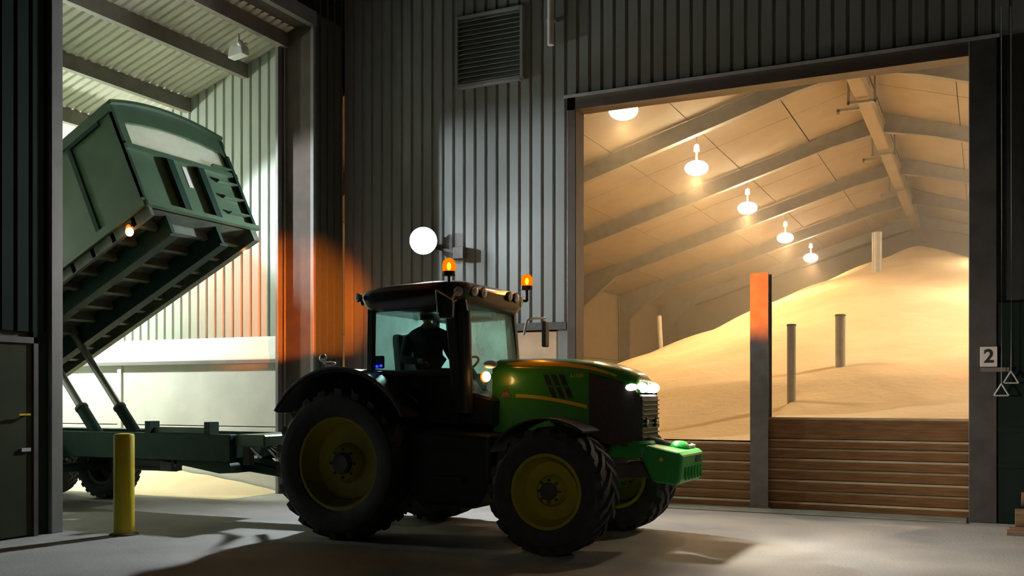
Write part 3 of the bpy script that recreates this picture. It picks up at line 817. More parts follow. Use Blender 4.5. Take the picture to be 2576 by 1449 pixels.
# roof shell
def rrect(x0, x1, y0, y1, z, r, n=6):
    pts = []
    for cx_, cy_, a0 in ((x1 - r, y1 - r, 0), (x0 + r, y1 - r, 90), (x0 + r, y0 + r, 180), (x1 - r, y0 + r, 270)):
        for k in range(n + 1):
            a = R(a0 + 90 * k / n); pts.append((cx_ + r * math.cos(a), cy_ + r * math.sin(a), z))
    return pts
def bow(pts, k):     # roof is crowned along X and drops a little towards the rear
    return [(x_, y_, z_ + k * (.035 * (x_ + 5.9)) - k * .04 * (y_ - CY) ** 2) for x_, y_, z_ in pts]
rf = MB().loft([bow(rrect(CR - .0, CF + .10, 9.62, 11.28, 2.66, .2), 1), bow(rrect(CR - .08, CF + .17, 9.56, 11.34, 2.75, .24), 1), bow(rrect(CR - .12, CF + .20, 9.53, 11.37, 2.85, .26), 1),
                bow(rrect(CR - .09, CF + .15, 9.56, 11.34, 2.92, .26), 1), bow(rrect(CR + .05, CF - .02, 9.72, 11.18, 2.965, .3), 1), bow(rrect(CR + .3, CF - .3, 9.95, 10.95, 2.98, .2), 1)])
roof = obj('cab_roof', rf, 'roof_cab', T, smooth=True, sharp=50)
# work lights
def worklight(x_, y_, z_, dx, dy, r=.055):
    d = Vector((dx, dy, -.1)).normalized(); c = Vector((x_, y_, z_))
    o = obj('work_light', MB().lathe([(r * .8, -.05), (r * 1.15, -.02), (r * 1.2, .0), (r * 1.05, .004)], c, d, 20), 'black', T, smooth=True)
    obj('lens', MB().lathe([(r * 1.03, .003), (r * .8, .014), (r * .3, .022), (0, .023)], c, d, 20), 'lens', o, smooth=True)
worklight(-5.25, 9.53, 2.80, .45, -1)
worklight(-5.21, 9.84, 2.83, 1, -.25); worklight(-5.20, 10.05, 2.83, 1, -.1)
worklight(-5.20, 10.74, 2.85, 1, .05); worklight(-5.20, 10.92, 2.85, 1, .0); worklight(-5.25, 11.16, 2.82, 1, .3)
worklight(-6.60, 9.54, 2.79, -.5, -1, .045); worklight(-6.68, 9.75, 2.77, -1, -.3, .045)
worklight(-6.68, 11.0, 2.77, -1, 0, .045)
# beacons
for k, (x_, y_, tg) in enumerate(((-5.42, 9.62, (-10.25, 13.30, 3.15)), (-5.25, 11.33, (-2.96, 14.4, 3.2)))):
    zb = 2.90
    b = obj('beacon_base', MB().cyl((x_, y_, zb - .03), (x_, y_, zb + .10), .016).lathe([(.06, .09), (.074, .10), (.074, .14), (.06, .145)], (x_, y_, zb), (0, 0, 1), 20), 'black', T, smooth=True)
    obj('beacon_lens', MB().lathe([(.070, .145), (.076, .16), (.076, .215), (.066, .255), (.040, .282), (.012, .292), (0, .293)], (x_, y_, zb), (0, 0, 1), 24), 'beacon_glass', b, smooth=True)
    if k: obj('beacon_mount', MB().beam((x_ - .14, y_ - .12, zb - .05), (x_, y_, zb - .05), .05, .03).cyl((x_, y_, zb - .05), (x_, y_, zb + .09), .02), 'black', b)
    d = (Vector(tg) - Vector((x_, y_, zb + .2))).normalized()
    e = Vector((x_, y_, zb + .2))
    obj('bulb', MB().ball(tuple(e), .024, .024, .042, 12, 8), 'e_core', b, smooth=True)
    lamp('beacon_beam', 'SPOT', e + d * .10, P_BEACON * (1 if k == 0 else .8), (1.0, 0.17, 0.003), T, target=tg, spot_size=R(25), spot_blend=.8, shadow_soft_size=.02)
    lamp('beacon_glow', 'POINT', e + Vector((0, 0, .16)), 16, (1.0, 0.28, 0.02), T, shadow_soft_size=.03)
# glazing
obj('side_window', MB().prism([(CR + .06, 1.93), (CF + .03, 1.93), (CF - .04, 2.70), (CR + .08, 2.70)], 'y', C0 + .02, C0 + .028), 'glass', T)
obj('side_window', MB().prism([(CR + .06, 1.93), (CF + .03, 1.93), (CF - .04, 2.70), (CR + .08, 2.70)], 'y', C1 - .028, C1 - .02), 'glass_d', T)
obj('rear_window', MB().box(CR + .0, CR + .008, C0 + .06, C1 - .06, 1.96, 2.70), 'glass_d', T)
obj('windscreen', MB().prism([(CF + .16, 1.62), (CF + .168, 1.62), (CF + .032, 2.70), (CF + .024, 2.70)], 'y', C0 + .08, C1 - .08), 'glass_f', T)
obj('wiper', MB().tube([(CF + .05, 9.95, 2.72), (CF + .12, 9.86, 2.36), (CF + .13, 9.85, 2.25)], .012, 6), 'black', T)
# mirrors
m1 = obj('mirror_arm', MB().tube([(-5.24, 9.58, 2.82), (-5.22, 9.40, 2.76), (-5.22, 9.32, 2.68)], .013, 8), 'cabin', T, smooth=True)
mm = MB().prism([(-5.375, 2.79), (-5.175, 2.675), (-5.185, 2.49), (-5.345, 2.495)], 'y', 9.26, 9.32)
obj('mirror', mm, 'black', m1, bevel=.012, seg=2)
edge = [(-5.38, 9.257, 2.795), (-5.17, 9.257, 2.678), (-5.18, 9.257, 2.485), (-5.35, 9.257, 2.49), (-5.38, 9.257, 2.795)]
obj('mirror_rim', MB().tube(edge, .008, 6), 'galv', m1, smooth=True)
m2 = obj('mirror_arm', MB().tube([(-5.28, 11.3, 2.42), (-5.26, 11.36, 2.60), (-5.24, 11.40, 2.63), (-5.16, 11.72, 2.66)], .014, 8), 'galv', T, smooth=True)
obj('mirror', MB().box(-5.20, -5.14, 11.66, 11.80, 2.28, 2.62), 'black', m2, bevel=.02, seg=2)
# side indicator and lamps by the front pillar
o = obj('side_lamp', MB().ball((-5.0, 9.72, 1.86), .05, .035, .055), 'e_core', T, smooth=True)
obj('lamp_ring', MB().ball((-5.025, 9.74, 1.86), .058, .035, .065), 'e_amber', o, smooth=True)
o = obj('work_light', MB().ball((-4.96, 9.74, 1.995), .085, .04, .045), 'lens', T, smooth=True)
# fender lamps
st = obj('fender_lamp', MB().tube([(-6.95, 9.45, 1.98), (-6.98, 9.42, 2.06)], .02, 8).ball((-7.0, 9.42, 2.09), .05, .04, .05, 14, 8), 'chrome', T, smooth=True)
obj('fender_lamp', MB().ball((-6.83, 9.32, 2.02), .085, .05, .025, 14, 8), 'lens', T, smooth=True)
obj('tail_lamp', MB().beam((-7.62, 9.4, 1.52), (-7.48, 9.4, 1.52), .03, .03), 'chrome', T)
# interior
obj('seat', MB().box(-6.45, -5.98, 10.2, 10.7, 1.66, 1.80).prism([(-6.5, 1.75), (-6.36, 1.75), (-6.44, 2.40), (-6.56, 2.40)], 'y', 10.2, 10.7), 'cabin', T, bevel=.04, seg=3)
obj('console', MB().box(-6.3, -5.75, 9.86, 10.12, 1.6, 1.95), 'cabin', T, bevel=.03)
obj('steering_wheel', MB().tube([(-5.62 + .17 * math.cos(a) * .55, 10.45 + .19 * math.sin(a), 2.03 + .17 * math.cos(a) * .5) for a in [2 * math.pi * k / 24 for k in range(25)]], .016, 8).tube([(-5.62, 10.45, 2.03), (-5.35, 10.45, 1.65)], .03, 8), 'black', T, smooth=True)
obj('control_screen', MB().box(-6.56, -6.40, 9.78, 9.82, 1.97, 2.12), 'cabin', T, bevel=.01)
for k in range(3):
    obj('blue_button', MB().ball((-6.53 + .055 * k, 9.765, 1.985 + .008 * k), .02, .014, .016, 10, 6), 'e_blue', T, smooth=True)
obj('work_lever', MB().tube([(-6.0, 10.0, 1.9), (-5.97, 10.0, 2.1)], .015, 8), 'black', T)
obj('rear_hydraulics', MB().box(-7.55, -7.0, 10.1, 10.8, .5, 1.3).beam((-7.4, 10.05, 1.2), (-7.85, 10.05, .75), .08, .1).beam((-7.4, 10.85, 1.2), (-7.85, 10.85, .75), .08, .1), 'black', T, bevel=.02)

# bonnet: cross sections along X
HS = [(-5.08, .43, 1.22, 2.075), (-4.6, .43, 1.20, 2.075), (-4.2, .43, 1.18, 2.065), (-3.9, .425, 1.16, 2.035), (-3.68, .41, 1.12, 1.985), (-3.52, .385, 1.10, 1.93), (-3.41, .35, 1.10, 1.865), (-3.36, .32, 1.12, 1.80)]
def hsec(x_):
    for a, b in zip(HS[:-1], HS[1:]):
        if a[0] <= x_ <= b[0]:
            u = (x_ - a[0]) / (b[0] - a[0]); return tuple(p + (q - p) * u for p, q in zip(a, b))
    return HS[-1] if x_ > HS[-1][0] else HS[0]
def hprof(x_, n=8):
    _, hw, zb, zt = hsec(x_); pts = []
    sz_ = zt - .17
    pts.append((x_, CY - hw * .92, zb)); pts.append((x_, CY - hw, zb + .25))
    for k in range(n + 1):
        a = R(90 * k / n); pts.append((x_, CY - hw + .30 * (1 - math.cos(a)) * (hw / .43), sz_ + .17 * math.sin(a)))
    pts += [(p[0], 2 * CY - p[1], p[2]) for p in reversed(pts)]
    return pts
def hside(x_, z_):      # y of the near bonnet side at height z
    _, hw, zb, zt = hsec(x_); s0 = zt - .17
    if z_ <= s0: return CY - hw
    q = min(1, (z_ - s0) / .17); a = math.asin(q)
    return CY - hw + .30 * (1 - math.cos(a)) * (hw / .43)
def hpatch(mb, cols, off=.006, mi=0):      # cols: (x, zlow, zhigh)
    vs = []; n = 4
    for x_, z0, z1 in cols:
        for k in range(n + 1):
            z_ = z0 + (z1 - z0) * k / n
            vs.append((x_, hside(x_, z_) - off, z_ + off * .3))
    fs = []
    for i in range(len(cols) - 1):
        for k in range(n):
            a = i * (n + 1) + k; fs.append((a, a + 1, a + n + 2, a + n + 1))
    return mb.add(vs, fs, mi)
xs = [-5.08, -4.8, -4.6, -4.4, -4.2, -4.05, -3.9]
bon = obj('bonnet', MB().loft([hprof(x_) for x_ in xs]), 'green', T, smooth=True, sharp=60)
xs2 = [-3.9, -3.79, -3.68, -3.60, -3.52, -3.46, -3.41, -3.36]
def cut(p, z): return [(a, b, min(c, z)) for a, b, c in p]
obj('side_grille', MB().loft([cut(hprof(x_), hsec(x_)[3] - .12) for x_ in xs2]), 'grille', T, smooth=True, sharp=50)
obj('bonnet_nose', MB().loft([[(a, CY + (b - CY) * 1.012, max(c, hsec(x_)[3] - .14) + .002) for a, b, c in hprof(x_)] for x_ in xs2]), 'green', T, smooth=True, sharp=50)
up = []
for k in range(15):
    x_ = -4.92 + 1.32 * k / 14; u = k / 14
    zt = hsec(x_)[3]; c_ = zt - .062 - .035 * u ** 2; hh = .036 * (1 - .65 * u) * min(1, .3 + 3 * u)
    up.append((x_, c_ - hh, c_ + hh))
obj('yellow_stripe', hpatch(MB(), up), 'decal', bon)
lo = []
for k in range(12):
    x_ = -4.78 + .86 * k / 11; u = k / 11
    c_ = 1.645 - .12 * u ** 1.7; lo.append((x_, c_ - .020, c_ + .020))
obj('lower_stripe', hpatch(MB(), lo), 'decal', bon)
for r_ in range(2):
    for k in range(3):
        x0 = -4.44 + k * .095 + r_ * .06; z1 = 1.885 - r_ * .14
        vs = MB()
        hp = [(x0, z1), (x0 + .055, z1 - .005), (x0 + .105, z1 - .125), (x0 + .05, z1 - .12)]
        y_ = CY - .43 - .006
        vs.prism(hp, 'y', y_ - .004, y_ + .01)
        obj('vent_slot', vs, 'ink', bon)
me = text_mesh('6150R', .062, .001); me.materials.clear(); me.materials.append(M['decal'])
link_mesh('model_number', me, bon, Vector((-4.035, CY - .434, 1.865)) - wloc(bon), (R(90), 0, 0))
obj('warning_triangle', MB().prism([(-4.97, 1.62), (-4.83, 1.62), (-4.90, 1.76)], 'y', CY - .44, CY - .43), 'wood_lt', bon)
# nose: headlamps, grille, lower lamps, bumper
hl = obj('headlamp', MB().ball((-3.40, CY - .19, 1.735), .085, .13, .062), 'e_head', T, smooth=True)
obj('headlamp', MB().ball((-3.385, CY + .19, 1.735), .085, .13, .062), 'e_head', T, smooth=True)
obj('headlamp_side', MB().ball((-3.475, CY - .31, 1.735), .095, .07, .055), 'e_head', T, smooth=True)
gr = obj('front_grille', MB().box(-3.38, -3.34, CY - .30, CY + .30, 1.15, 1.66), 'grille', T, bevel=.02)
for k in range(9):
    z_ = 1.19 + .05 * k
    obj('grille_bar', MB().box(-3.338, -3.325, CY - .29, CY + .29, z_, z_ + .014), 'steel', gr)
for s in (-1, 1):
    o = obj('lower_lamp', MB().lathe([(.05, 0), (.058, .02), (.05, .03)], (-3.34, CY + s * .17, 1.36), (1, 0, 0), 18), 'black', T, smooth=True)
    obj('lens', MB().ball((-3.312, CY + s * .17 - .01, 1.36), .012, .028, .028, 12, 8), 'chrome', o, smooth=True)
obj('nose_bumper', MB().loft([rrect(-3.75, -3.22, CY - .36, CY + .36, z_, .12) for z_ in (.98, 1.02)] + [rrect(-3.72, -3.25, CY - .34, CY + .34, 1.10, .11), rrect(-3.74, -3.23, CY - .35, CY + .35, 1.13, .11), rrect(-3.72, -3.26, CY - .33, CY + .33, 1.16, .1)]), 'green_w', T, smooth=True)
obj('front_linkage', MB().beam((-3.7, CY - .3, .82), (-3.05, CY - .3, .86), .07, .16).beam((-3.7, CY + .3, .82), (-3.05, CY + .3, .86), .07, .16).beam((-3.45, CY, 1.2), (-2.98, CY, 1.06), .06, .08).tube([(-3.4, CY - .1, 1.2), (-3.1, CY - .05, 1.12), (-2.95, CY, 1.06)], .03, 8), 'steel_dk', T, bevel=.01)
# hoses and axle fittings near the front axle
obj('axle_cover', MB().ball((-3.72, 10.02, .80), .10, .08, .12, 16, 10), 'green', T, smooth=True)
# front fenders
for s in (-1, 1):
    y0, y1 = (9.16, 9.62) if s < 0 else (11.28, 11.74)
    o_, i_ = [], []
    for k in range(15):
        a = R(-58 + 92 * k / 14); rr = .755
        o_.append((FX + rr * math.sin(a), .665 + rr * math.cos(a))); i_.append((FX + (rr - .02) * math.sin(a), .665 + (rr - .02) * math.cos(a)))
    obj('front_fender', MB().prism(o_ + i_[::-1], 'y', y0, y1).beam((FX, (y0 + y1) / 2, 1.4), (FX, 10.45 + s * .2, 1.1), .06, .04), 'black', T, smooth=True)
# front weight
W0, W1 = CY - .50, CY + .36
fw = MB().prism([(-3.28, .98), (-3.16, .74), (-2.90, .71), (-2.85, .76), (-2.83, 1.02), (-2.88, 1.06), (-3.24, 1.13)], 'y', W0, W1)
fwo = obj('front_weight', fw, 'green_w', T, bevel=.03, seg=3)
obj('weight_slot', MB().box(-2.845, -2.826, CY + .02, CY + .22, .93, 1.0), 'ink', fwo)
for k in range(6):
    y_ = W0 + .12 + k * .12
    obj('weight_rib', MB().box(-2.845, -2.822, y_, y_ + .02, .76, .90), 'green_w', fwo, bevel=.004)
obj('weight_hook', MB().ball((-3.02, CY + .02, 1.10), .11, .13, .06, 14, 8), 'green_w', fwo, smooth=True)
obj('weight_pin', MB().cyl((-2.95, CY + .1, 1.09), (-2.93, CY + .30, 1.09), .022).ball((-2.94, W1 - .1, 1.09), .03, .03, .03, 10, 6), 'chrome', fwo, smooth=True)
obj('weight_reflector', MB().lathe([(.022, 0), (.022, .006), (.0, .008)], (-3.06, W0 - .0, .98), (0, -1, 0), 14), 'decal', fwo)
for s in (-1, 1):
    lamp('headlamp_beam', 'SPOT', (-3.22, CY + .19 * s, 1.735), P_HEAD, (1.0, .90, .76), T, target=(2.5, CY + .3 * s, .6), spot_size=R(150), spot_blend=1.0, shadow_soft_size=.05)

# ------------------------------------------------------------------ driver
def skin_body(name, chains, radii, parent=None):
    """chains: list of joint-name paths over a shared dict of joints"""
    names = list(radii.keys()); idx = {n: i for i, n in enumerate(names)}
    me = bpy.data.meshes.new(name)
    edges = set()
    for c in chains:
        for a, b in zip(c[:-1], c[1:]): edges.add((idx[a], idx[b]))
    me.from_pydata([radii[n][0] for n in names], list(edges), [])
    o = bpy.data.objects.new(name, me); COL.objects.link(o)
    sk = o.modifiers.new('skin', 'SKIN')
    if not me.skin_vertices: pass
    for i, n in enumerate(names):
        r = radii[n][1]; rr = r if isinstance(r, tuple) else (r, r)
        me.skin_vertices[0].data[i].radius = rr
        me.skin_vertices[0].data[i].use_root = (n == names[0])
    sk.use_smooth_shade = True
    ss = o.modifiers.new('sub', 'SUBSURF'); ss.levels = 2; ss.render_levels = 2
    bpy.context.view_layer.update()
    m2 = bpy.data.meshes.new_from_object(o.evaluated_get(bpy.context.evaluated_depsgraph_get()))
    bpy.data.objects.remove(o)
    m2.polygons.foreach_set('use_smooth', [True] * len(m2.polygons))
    return m2
px_, py_, pz_ = -6.14, 10.36, 1.86
def J(x_, y_, z_, r): return ((px_ + x_, py_ + y_, pz_ + z_), r)
# shoulders turned so that the back faces the camera side; looking back over the left shoulder
jo = {
 'pelvis': J(0, 0, .08, .17), 'waist': J(0, .0, .24, .175), 'chest': J(.01, .0, .42, (.22, .19)), 'collar': J(.01, .0, .55, .13), 'neck': J(.0, .01, .64, .058), 'skull': J(-.01, .02, .70, .066),
 'shl': J(.19, .10, .50, .10), 'ell': J(.27, .20, .22, .07), 'wrl': J(.46, .08, .24, .036), 'hal': J(.53, .05, .25, .034),
 'shr': J(-.18, -.10, .50, .10), 'elr': J(-.20, -.22, .22, .07), 'wrr': J(.08, -.34, .20, .036), 'har': J(.15, -.34, .19, .034),
 'hipl': J(.06, .10, .03, .10), 'knl': J(.46, .14, .05, .078), 'anl': J(.56, .14, -.33, .05), 'tol': J(.70, .15, -.38, .04),
 'hipr': J(.06, -.10, .03, .10), 'knr': J(.46, -.14, .05, .078), 'anr': J(.56, -.14, -.33, .05), 'tor': J(.70, -.15, -.38, .04),
}
PN = props(bpy.data.objects.new('person', None), 'driver in dark clothes sitting in the tractor cab with their back half turned', 'person')
COL.objects.link(PN); PN.location = (px_, py_, pz_)
me = skin_body('person', [('pelvis', 'waist', 'chest', 'collar', 'neck', 'skull'), ('collar', 'shl', 'ell', 'wrl', 'hal'), ('collar', 'shr', 'elr', 'wrr', 'har'),
        ('pelvis', 'hipl', 'knl', 'anl', 'tol'), ('pelvis', 'hipr', 'knr', 'anr', 'tor')], jo)
me.materials.clear(); me.materials.append(M['cloth']); me.materials.append(M['skin'])
for p in me.polygons:
    c = p.center
    if c.z > pz_ + .615: p.material_index = 1
    for hnd in ('wrl', 'wrr'):
        w_ = Vector(jo[hnd][0]); e_ = Vector(jo['hal' if hnd == 'wrl' else 'har'][0])
        if (c - w_).dot((e_ - w_).normalized()) > .0 and (c - w_).length < .14: p.material_index = 1
me.transform(Matrix.Translation(-Vector((px_, py_, pz_))))
link_mesh('body', me, PN)
# head with face, looking towards the trailer (-X, +Y)
hc = Vector((px_ - .02, py_ + .03, pz_ + .775)); fd = Vector((-.55, .83, 0)).normalized(); fs_ = fd.cross(Vector((0, 0, 1)))
hd = MB(); rings = []
for i in range(13):
    tt = math.pi * i / 12; q = max(math.sin(tt), .02); zz = -math.cos(tt)
    rg = []
    for j in range(24):
        a = 2 * math.pi * j / 24; ca, sa_ = math.cos(a), math.sin(a)
        fwd_ = .098 * q * ca; sd = .076 * q * sa_
        if zz < -.2: fwd_ += .016 * (-zz - .2) * (1 if ca > 0 else -1.2); sd *= 1 - .22 * (-zz - .2)
        rg.append(hc + fd * fwd_ + fs_ * sd + Vector((0, 0, .118 * zz)))
    rings.append(rg)
hd.loft(rings)
nz = hc + fd * .098
hd.prism([(0, 0), (0, 0), (0, 0)], 'x', 0, 0) if False else None
hd.add([nz + Vector((0, 0, .025)), nz + fs_ * .016 - Vector((0, 0, .03)), nz - fs_ * .016 - Vector((0, 0, .03)), nz + fd * .024 - Vector((0, 0, .024))], [(0, 1, 3), (0, 3, 2), (1, 2, 3), (0, 2, 1)])
head = obj('head', hd, 'skin', PN, smooth=True, sharp=70)
for s in (-1, 1):
    e = hc + fd * .086 + fs_ * .032 * s + Vector((0, 0, .012)); obj('eye', MB().ball(tuple(e), .012, .012, .010, 10, 6), 'white', head, smooth=True)
    e = hc + fs_ * .078 * s - fd * .005; obj('ear', MB().ball(tuple(e), .016, .016, .032, 10, 8), 'skin', head, smooth=True)
e = hc + fd * .092 - Vector((0, 0, .055)); obj('mouth', MB().beam(e - fs_ * .024, e + fs_ * .024, .01, .008), 'skin', head)
hr = MB(); rings = []
for i in range(9):
    tt = math.pi * (.5 + .5 * i / 8) - .12 if i < 8 else math.pi - .02; q = max(math.sin(tt), .02); zz = -math.cos(tt)
    rings.append([hc + fd * (.108 * q * math.cos(2 * math.pi * j / 24) - .008) + fs_ * .086 * q * math.sin(2 * math.pi * j / 24) + Vector((0, 0, .125 * zz - (.05 if (i == 0 and math.cos(2 * math.pi * j / 24) < .1) else 0))) for j in range(24)])
hr.loft(rings)
obj('hair', hr, 'hair', PN, smooth=True, sharp=70)
# fingers on both hands
for hn, wn in (('hal', 'wrl'), ('har', 'wrr')):
    b = Vector(jo[hn][0]); d = (b - Vector(jo[wn][0])).normalized(); sd = d.cross(Vector((0, 0, 1))).normalized()
    fg = MB()
    for k in range(4):
        o0 = b + sd * (.024 - .016 * k) + d * .01; l_ = (.07, .08, .076, .06)[k]
        fg.tube([o0, o0 + d * l_ * .45, o0 + d * l_ * .75 - Vector((0, 0, .022)), o0 + d * l_ * .7 - Vector((0, 0, .05))], [.0095, .009, .0085, .007], 8)
    o0 = b + sd * .028 - d * .02; fg.tube([o0, o0 + sd * .03 + d * .02, o0 + sd * .025 + d * .05 - Vector((0, 0, .02))], [.011, .010, .008], 8)
    obj('fingers', fg, 'skin', PN, smooth=True)

# ------------------------------------------------------------------ tipping trailer
TR = thing('tipping_trailer', (-12.6, CY, 0), 'green tipping trailer with its body raised, coupled behind the tractor inside the shed', 'trailer')
ty0, ty1 = 9.55, 11.70
obj('chassis_rail', MB().box(-16.2, -8.85, 9.92, 10.06, .78, 1.14), 'trailer_dk', TR, bevel=.01)
obj('chassis_rail', MB().box(-16.2, -8.85, 10.84, 10.98, .78, 1.14), 'trailer_dk', TR, bevel=.01)
for x_ in (-9.0, -10.6, -12.0, -14.0, -16.0):
    obj('cross_member', MB().box(x_ - .06, x_ + .06, 10.06, 10.84, .82, 1.1), 'trailer_dk', TR)
obj('front_tank', MB().box(-8.85, -8.35, 10.0, 10.9, .98, 1.14), 'trailer', TR, bevel=.02)
obj('drawbar', MB().prism([(-9.9, .80), (-9.4, .74), (-8.9, .645), (-7.55, .50), (-7.55, .61), (-8.3, .69), (-8.9, .80), (-9.1, .98), (-9.9, .98)], 'y', 10.25, 10.65), 'trailer_dk', TR, bevel=.02)
obj('drawbar_gusset', MB().prism([(-10.4, .80), (-9.0, .80), (-8.8, .64), (-9.1, .62)], 'y', 10.0, 10.9), 'trailer_dk', TR)
obj('hitch_eye', MB().cyl((-7.65, 10.45, .5), (-7.65, 10.45, .64), .07), 'steel_dk', TR, smooth=True)
obj('jack_stand', MB().box(-8.72, -8.62, 10.02, 10.12, .74, 1.0), 'black', TR)
obj('jack_handle', MB().beam((-8.62, 10.05, .98), (-8.45, 10.05, .85), .03, .03), 'galv', TR)
cr = obj('body_cradle', MB().box(-10.35, -9.25, 10.02, 10.1, 1.14, 1.22), 'trailer', TR, bevel=.005)
obj('cradle_lug', MB().box(-10.38, -10.28, 9.95, 10.12, 1.14, 1.30), 'trailer_dk', cr); obj('cradle_lug', MB().box(-9.32, -9.22, 9.95, 10.12, 1.14, 1.30), 'trailer_dk', cr)
obj('air_tank', MB().cyl((-10.9, 10.3, .72), (-10.15, 10.3, .72), .13), 'black', TR, smooth=True)
obj('valve_block', MB().box(-10.15, -9.95, 10.0, 10.2, .62, .80).box(-9.9, -9.85, 10.0, 10.1, .68, .8), 'black', TR)
# hoses to the tractor
for k in range(5):
    o = .05 * k
    obj('hose', MB().tube([(-8.45, 10.1 + o, 1.0), (-8.2, 10.05 + o, .85 + .04 * k), (-7.95, 10.0 + o, 1.05), (-7.75, 10.0 + o, 1.35 + .05 * k), (-7.55, 10.05 + o, 1.45 + .03 * k), (-7.35, 10.1 + o, 1.25)], .016, 8), 'hose' if k % 2 else 'rib', TR, smooth=True)
# wheels and mudguards
tw = (wheel_mesh(.54, .42, .30, 24, .015), rim_mesh(.30, .42, .03, 'steel_dk'), hub_mesh(.30, .42))  # dark rim colour stands in for the shade on the trailer wheels
for x_ in (-12.75, -14.1):
    put_wheel(TR, 'trailer_wheel', tw, x_, ty0 + .23, .54, False); put_wheel(TR, 'trailer_wheel', tw, x_, ty1 - .23, .54, True)
    obj('axle', MB().cyl((x_, ty0 + .3, .54), (x_, ty1 - .3, .54), .07), 'trailer_dk', TR, smooth=True)
for y0, y1 in ((ty0, ty0 + .46), (ty1 - .46, ty1)):
    obj('mudguard', MB().prism([(-14.9, .75), (-14.75, 1.12), (-12.2, 1.12), (-11.95, .72), (-12.0, .72), (-12.25, 1.08), (-14.7, 1.08), (-14.85, .75)], 'y', y0, y1), 'trailer', TR)
obj('side_locker', MB().prism([(-11.9, .80), (-11.2, .80), (-11.2, 1.1), (-11.9, 1.1)], 'y', 10.98, 11.55), 'trailer', TR, bevel=.01)
# rams
for y_ in (10.20, 10.90):
    a = Vector((-11.55, y_, 1.08)); b = Vector((-12.95, y_, 2.70)); d = (b - a).normalized()
    r_ = obj('ram_cylinder', MB().cyl(a, a + d * .52, .085), 'trailer_dk', TR, smooth=True)
    obj('ram_rod', MB().cyl(a + d * .50, b + d * .15, .055), 'ram', r_, smooth=True)
    obj('ram_collar', MB().cyl(a + d * .50, a + d * .54, .095), 'steel_dk', r_, smooth=True)
# raised body in its own frame: u along floor (rear pivot -> front), n normal to floor
tilt = R(26.0); Fp = Vector((-9.93, 0, 4.15)); U = Vector((math.cos(tilt), 0, math.sin(tilt))); N = Vector((-math.sin(tilt), 0, math.cos(tilt)))
BL = 6.7
def B(u, y_, n_): return Fp + U * (u - BL) + N * n_ + Vector((0, y_, 0))
def bbox(mb, u0, u1, y0, y1, n0, n1, mi=0):
    vs = [B(u, y_, n_) for n_ in (n0, n1) for u, y_ in ((u0, y0), (u1, y0), (u1, y1), (u0, y1))]
    return mb.add(vs, [(3,2,1,0),(4,5,6,7),(0,1,5,4),(1,2,6,5),(2,3,7,6),(3,0,4,7)], mi)
H = 1.60
obj('body_floor', bbox(MB(), 0, BL, ty0, ty1, 0, .05), 'rib', TR)
for k, (y0, y1) in enumerate(((ty0, ty0 + .05), (ty1 - .05, ty1))):
    sd = obj('body_side', bbox(MB(), 0, BL, y0, y1, .0, H), 'trailer', TR)
    yo = y0 - .035 if k == 0 else y1
    obj('side_rail', bbox(bbox(MB(), 0, BL, yo, yo + .035, H - .14, H), 0, BL, yo, yo + .035, 0, .12), 'trailer', sd)
    for u in (BL - .93, BL - 2.3, BL - 3.7, BL - 5.1):
        obj('side_stiffener', bbox(MB(), u, u + .07, yo, yo + .035, .12, H - .14), 'trailer_dk', sd)
obj('body_side_recess', bbox(MB(), BL - .87, BL - .26, ty0 - .035, ty0 - .001, H - .20, H - .14), 'trailer_dk', TR)
# front wall: frame with arched top, solid lower plate, mesh window
fy0, fy1 = ty0, ty1
def arch(y_): 
    q = (y_ - (fy0 + fy1) / 2) / ((fy1 - fy0) / 2); return H + .16 * (1 - q * q)
fr_ = MB(); n = 14
wy0, wy1, wz0 = fy0 + .17, fy1 - .15, .97
def warch(y_):
    q = (y_ - (fy0 + fy1) / 2) / ((fy1 - fy0) / 2); return H - .30 + .13 * (1 - q * q)
bbox(fr_, BL - .05, BL, fy0, fy1, 0, wz0)
bbox(fr_, BL - .05, BL, fy0, wy0, wz0, H); bbox(fr_, BL - .05, BL, wy1, fy1, wz0, H)
for k in range(n):
    a = wy0 + (wy1 - wy0) * k / n; b = wy0 + (wy1 - wy0) * (k + 1) / n
    vs = [B(u, y_, n_) for u in (BL - .05, BL) for y_, n_ in ((a, warch(a)), (b, warch(b)), (b, arch(b)), (a, arch(a)))]
    fr_.add(vs, [(0,1,2,3),(7,6,5,4),(0,4,5,1),(1,5,6,2),(2,6,7,3),(3,7,4,0)])
fp_ = obj('front_panel', fr_, 'trailer', TR)
tr_ = MB()
for k in range(20):
    a = fy0 + (fy1 - fy0) * k / 20; b = fy0 + (fy1 - fy0) * (k + 1) / 20
    tr_.beam(B(BL - .02, a, arch(a) + .0), B(BL - .02, b, arch(b) + .0), .14, .05, up=N)
obj('arch_rim', tr_, 'trailer', fp_)
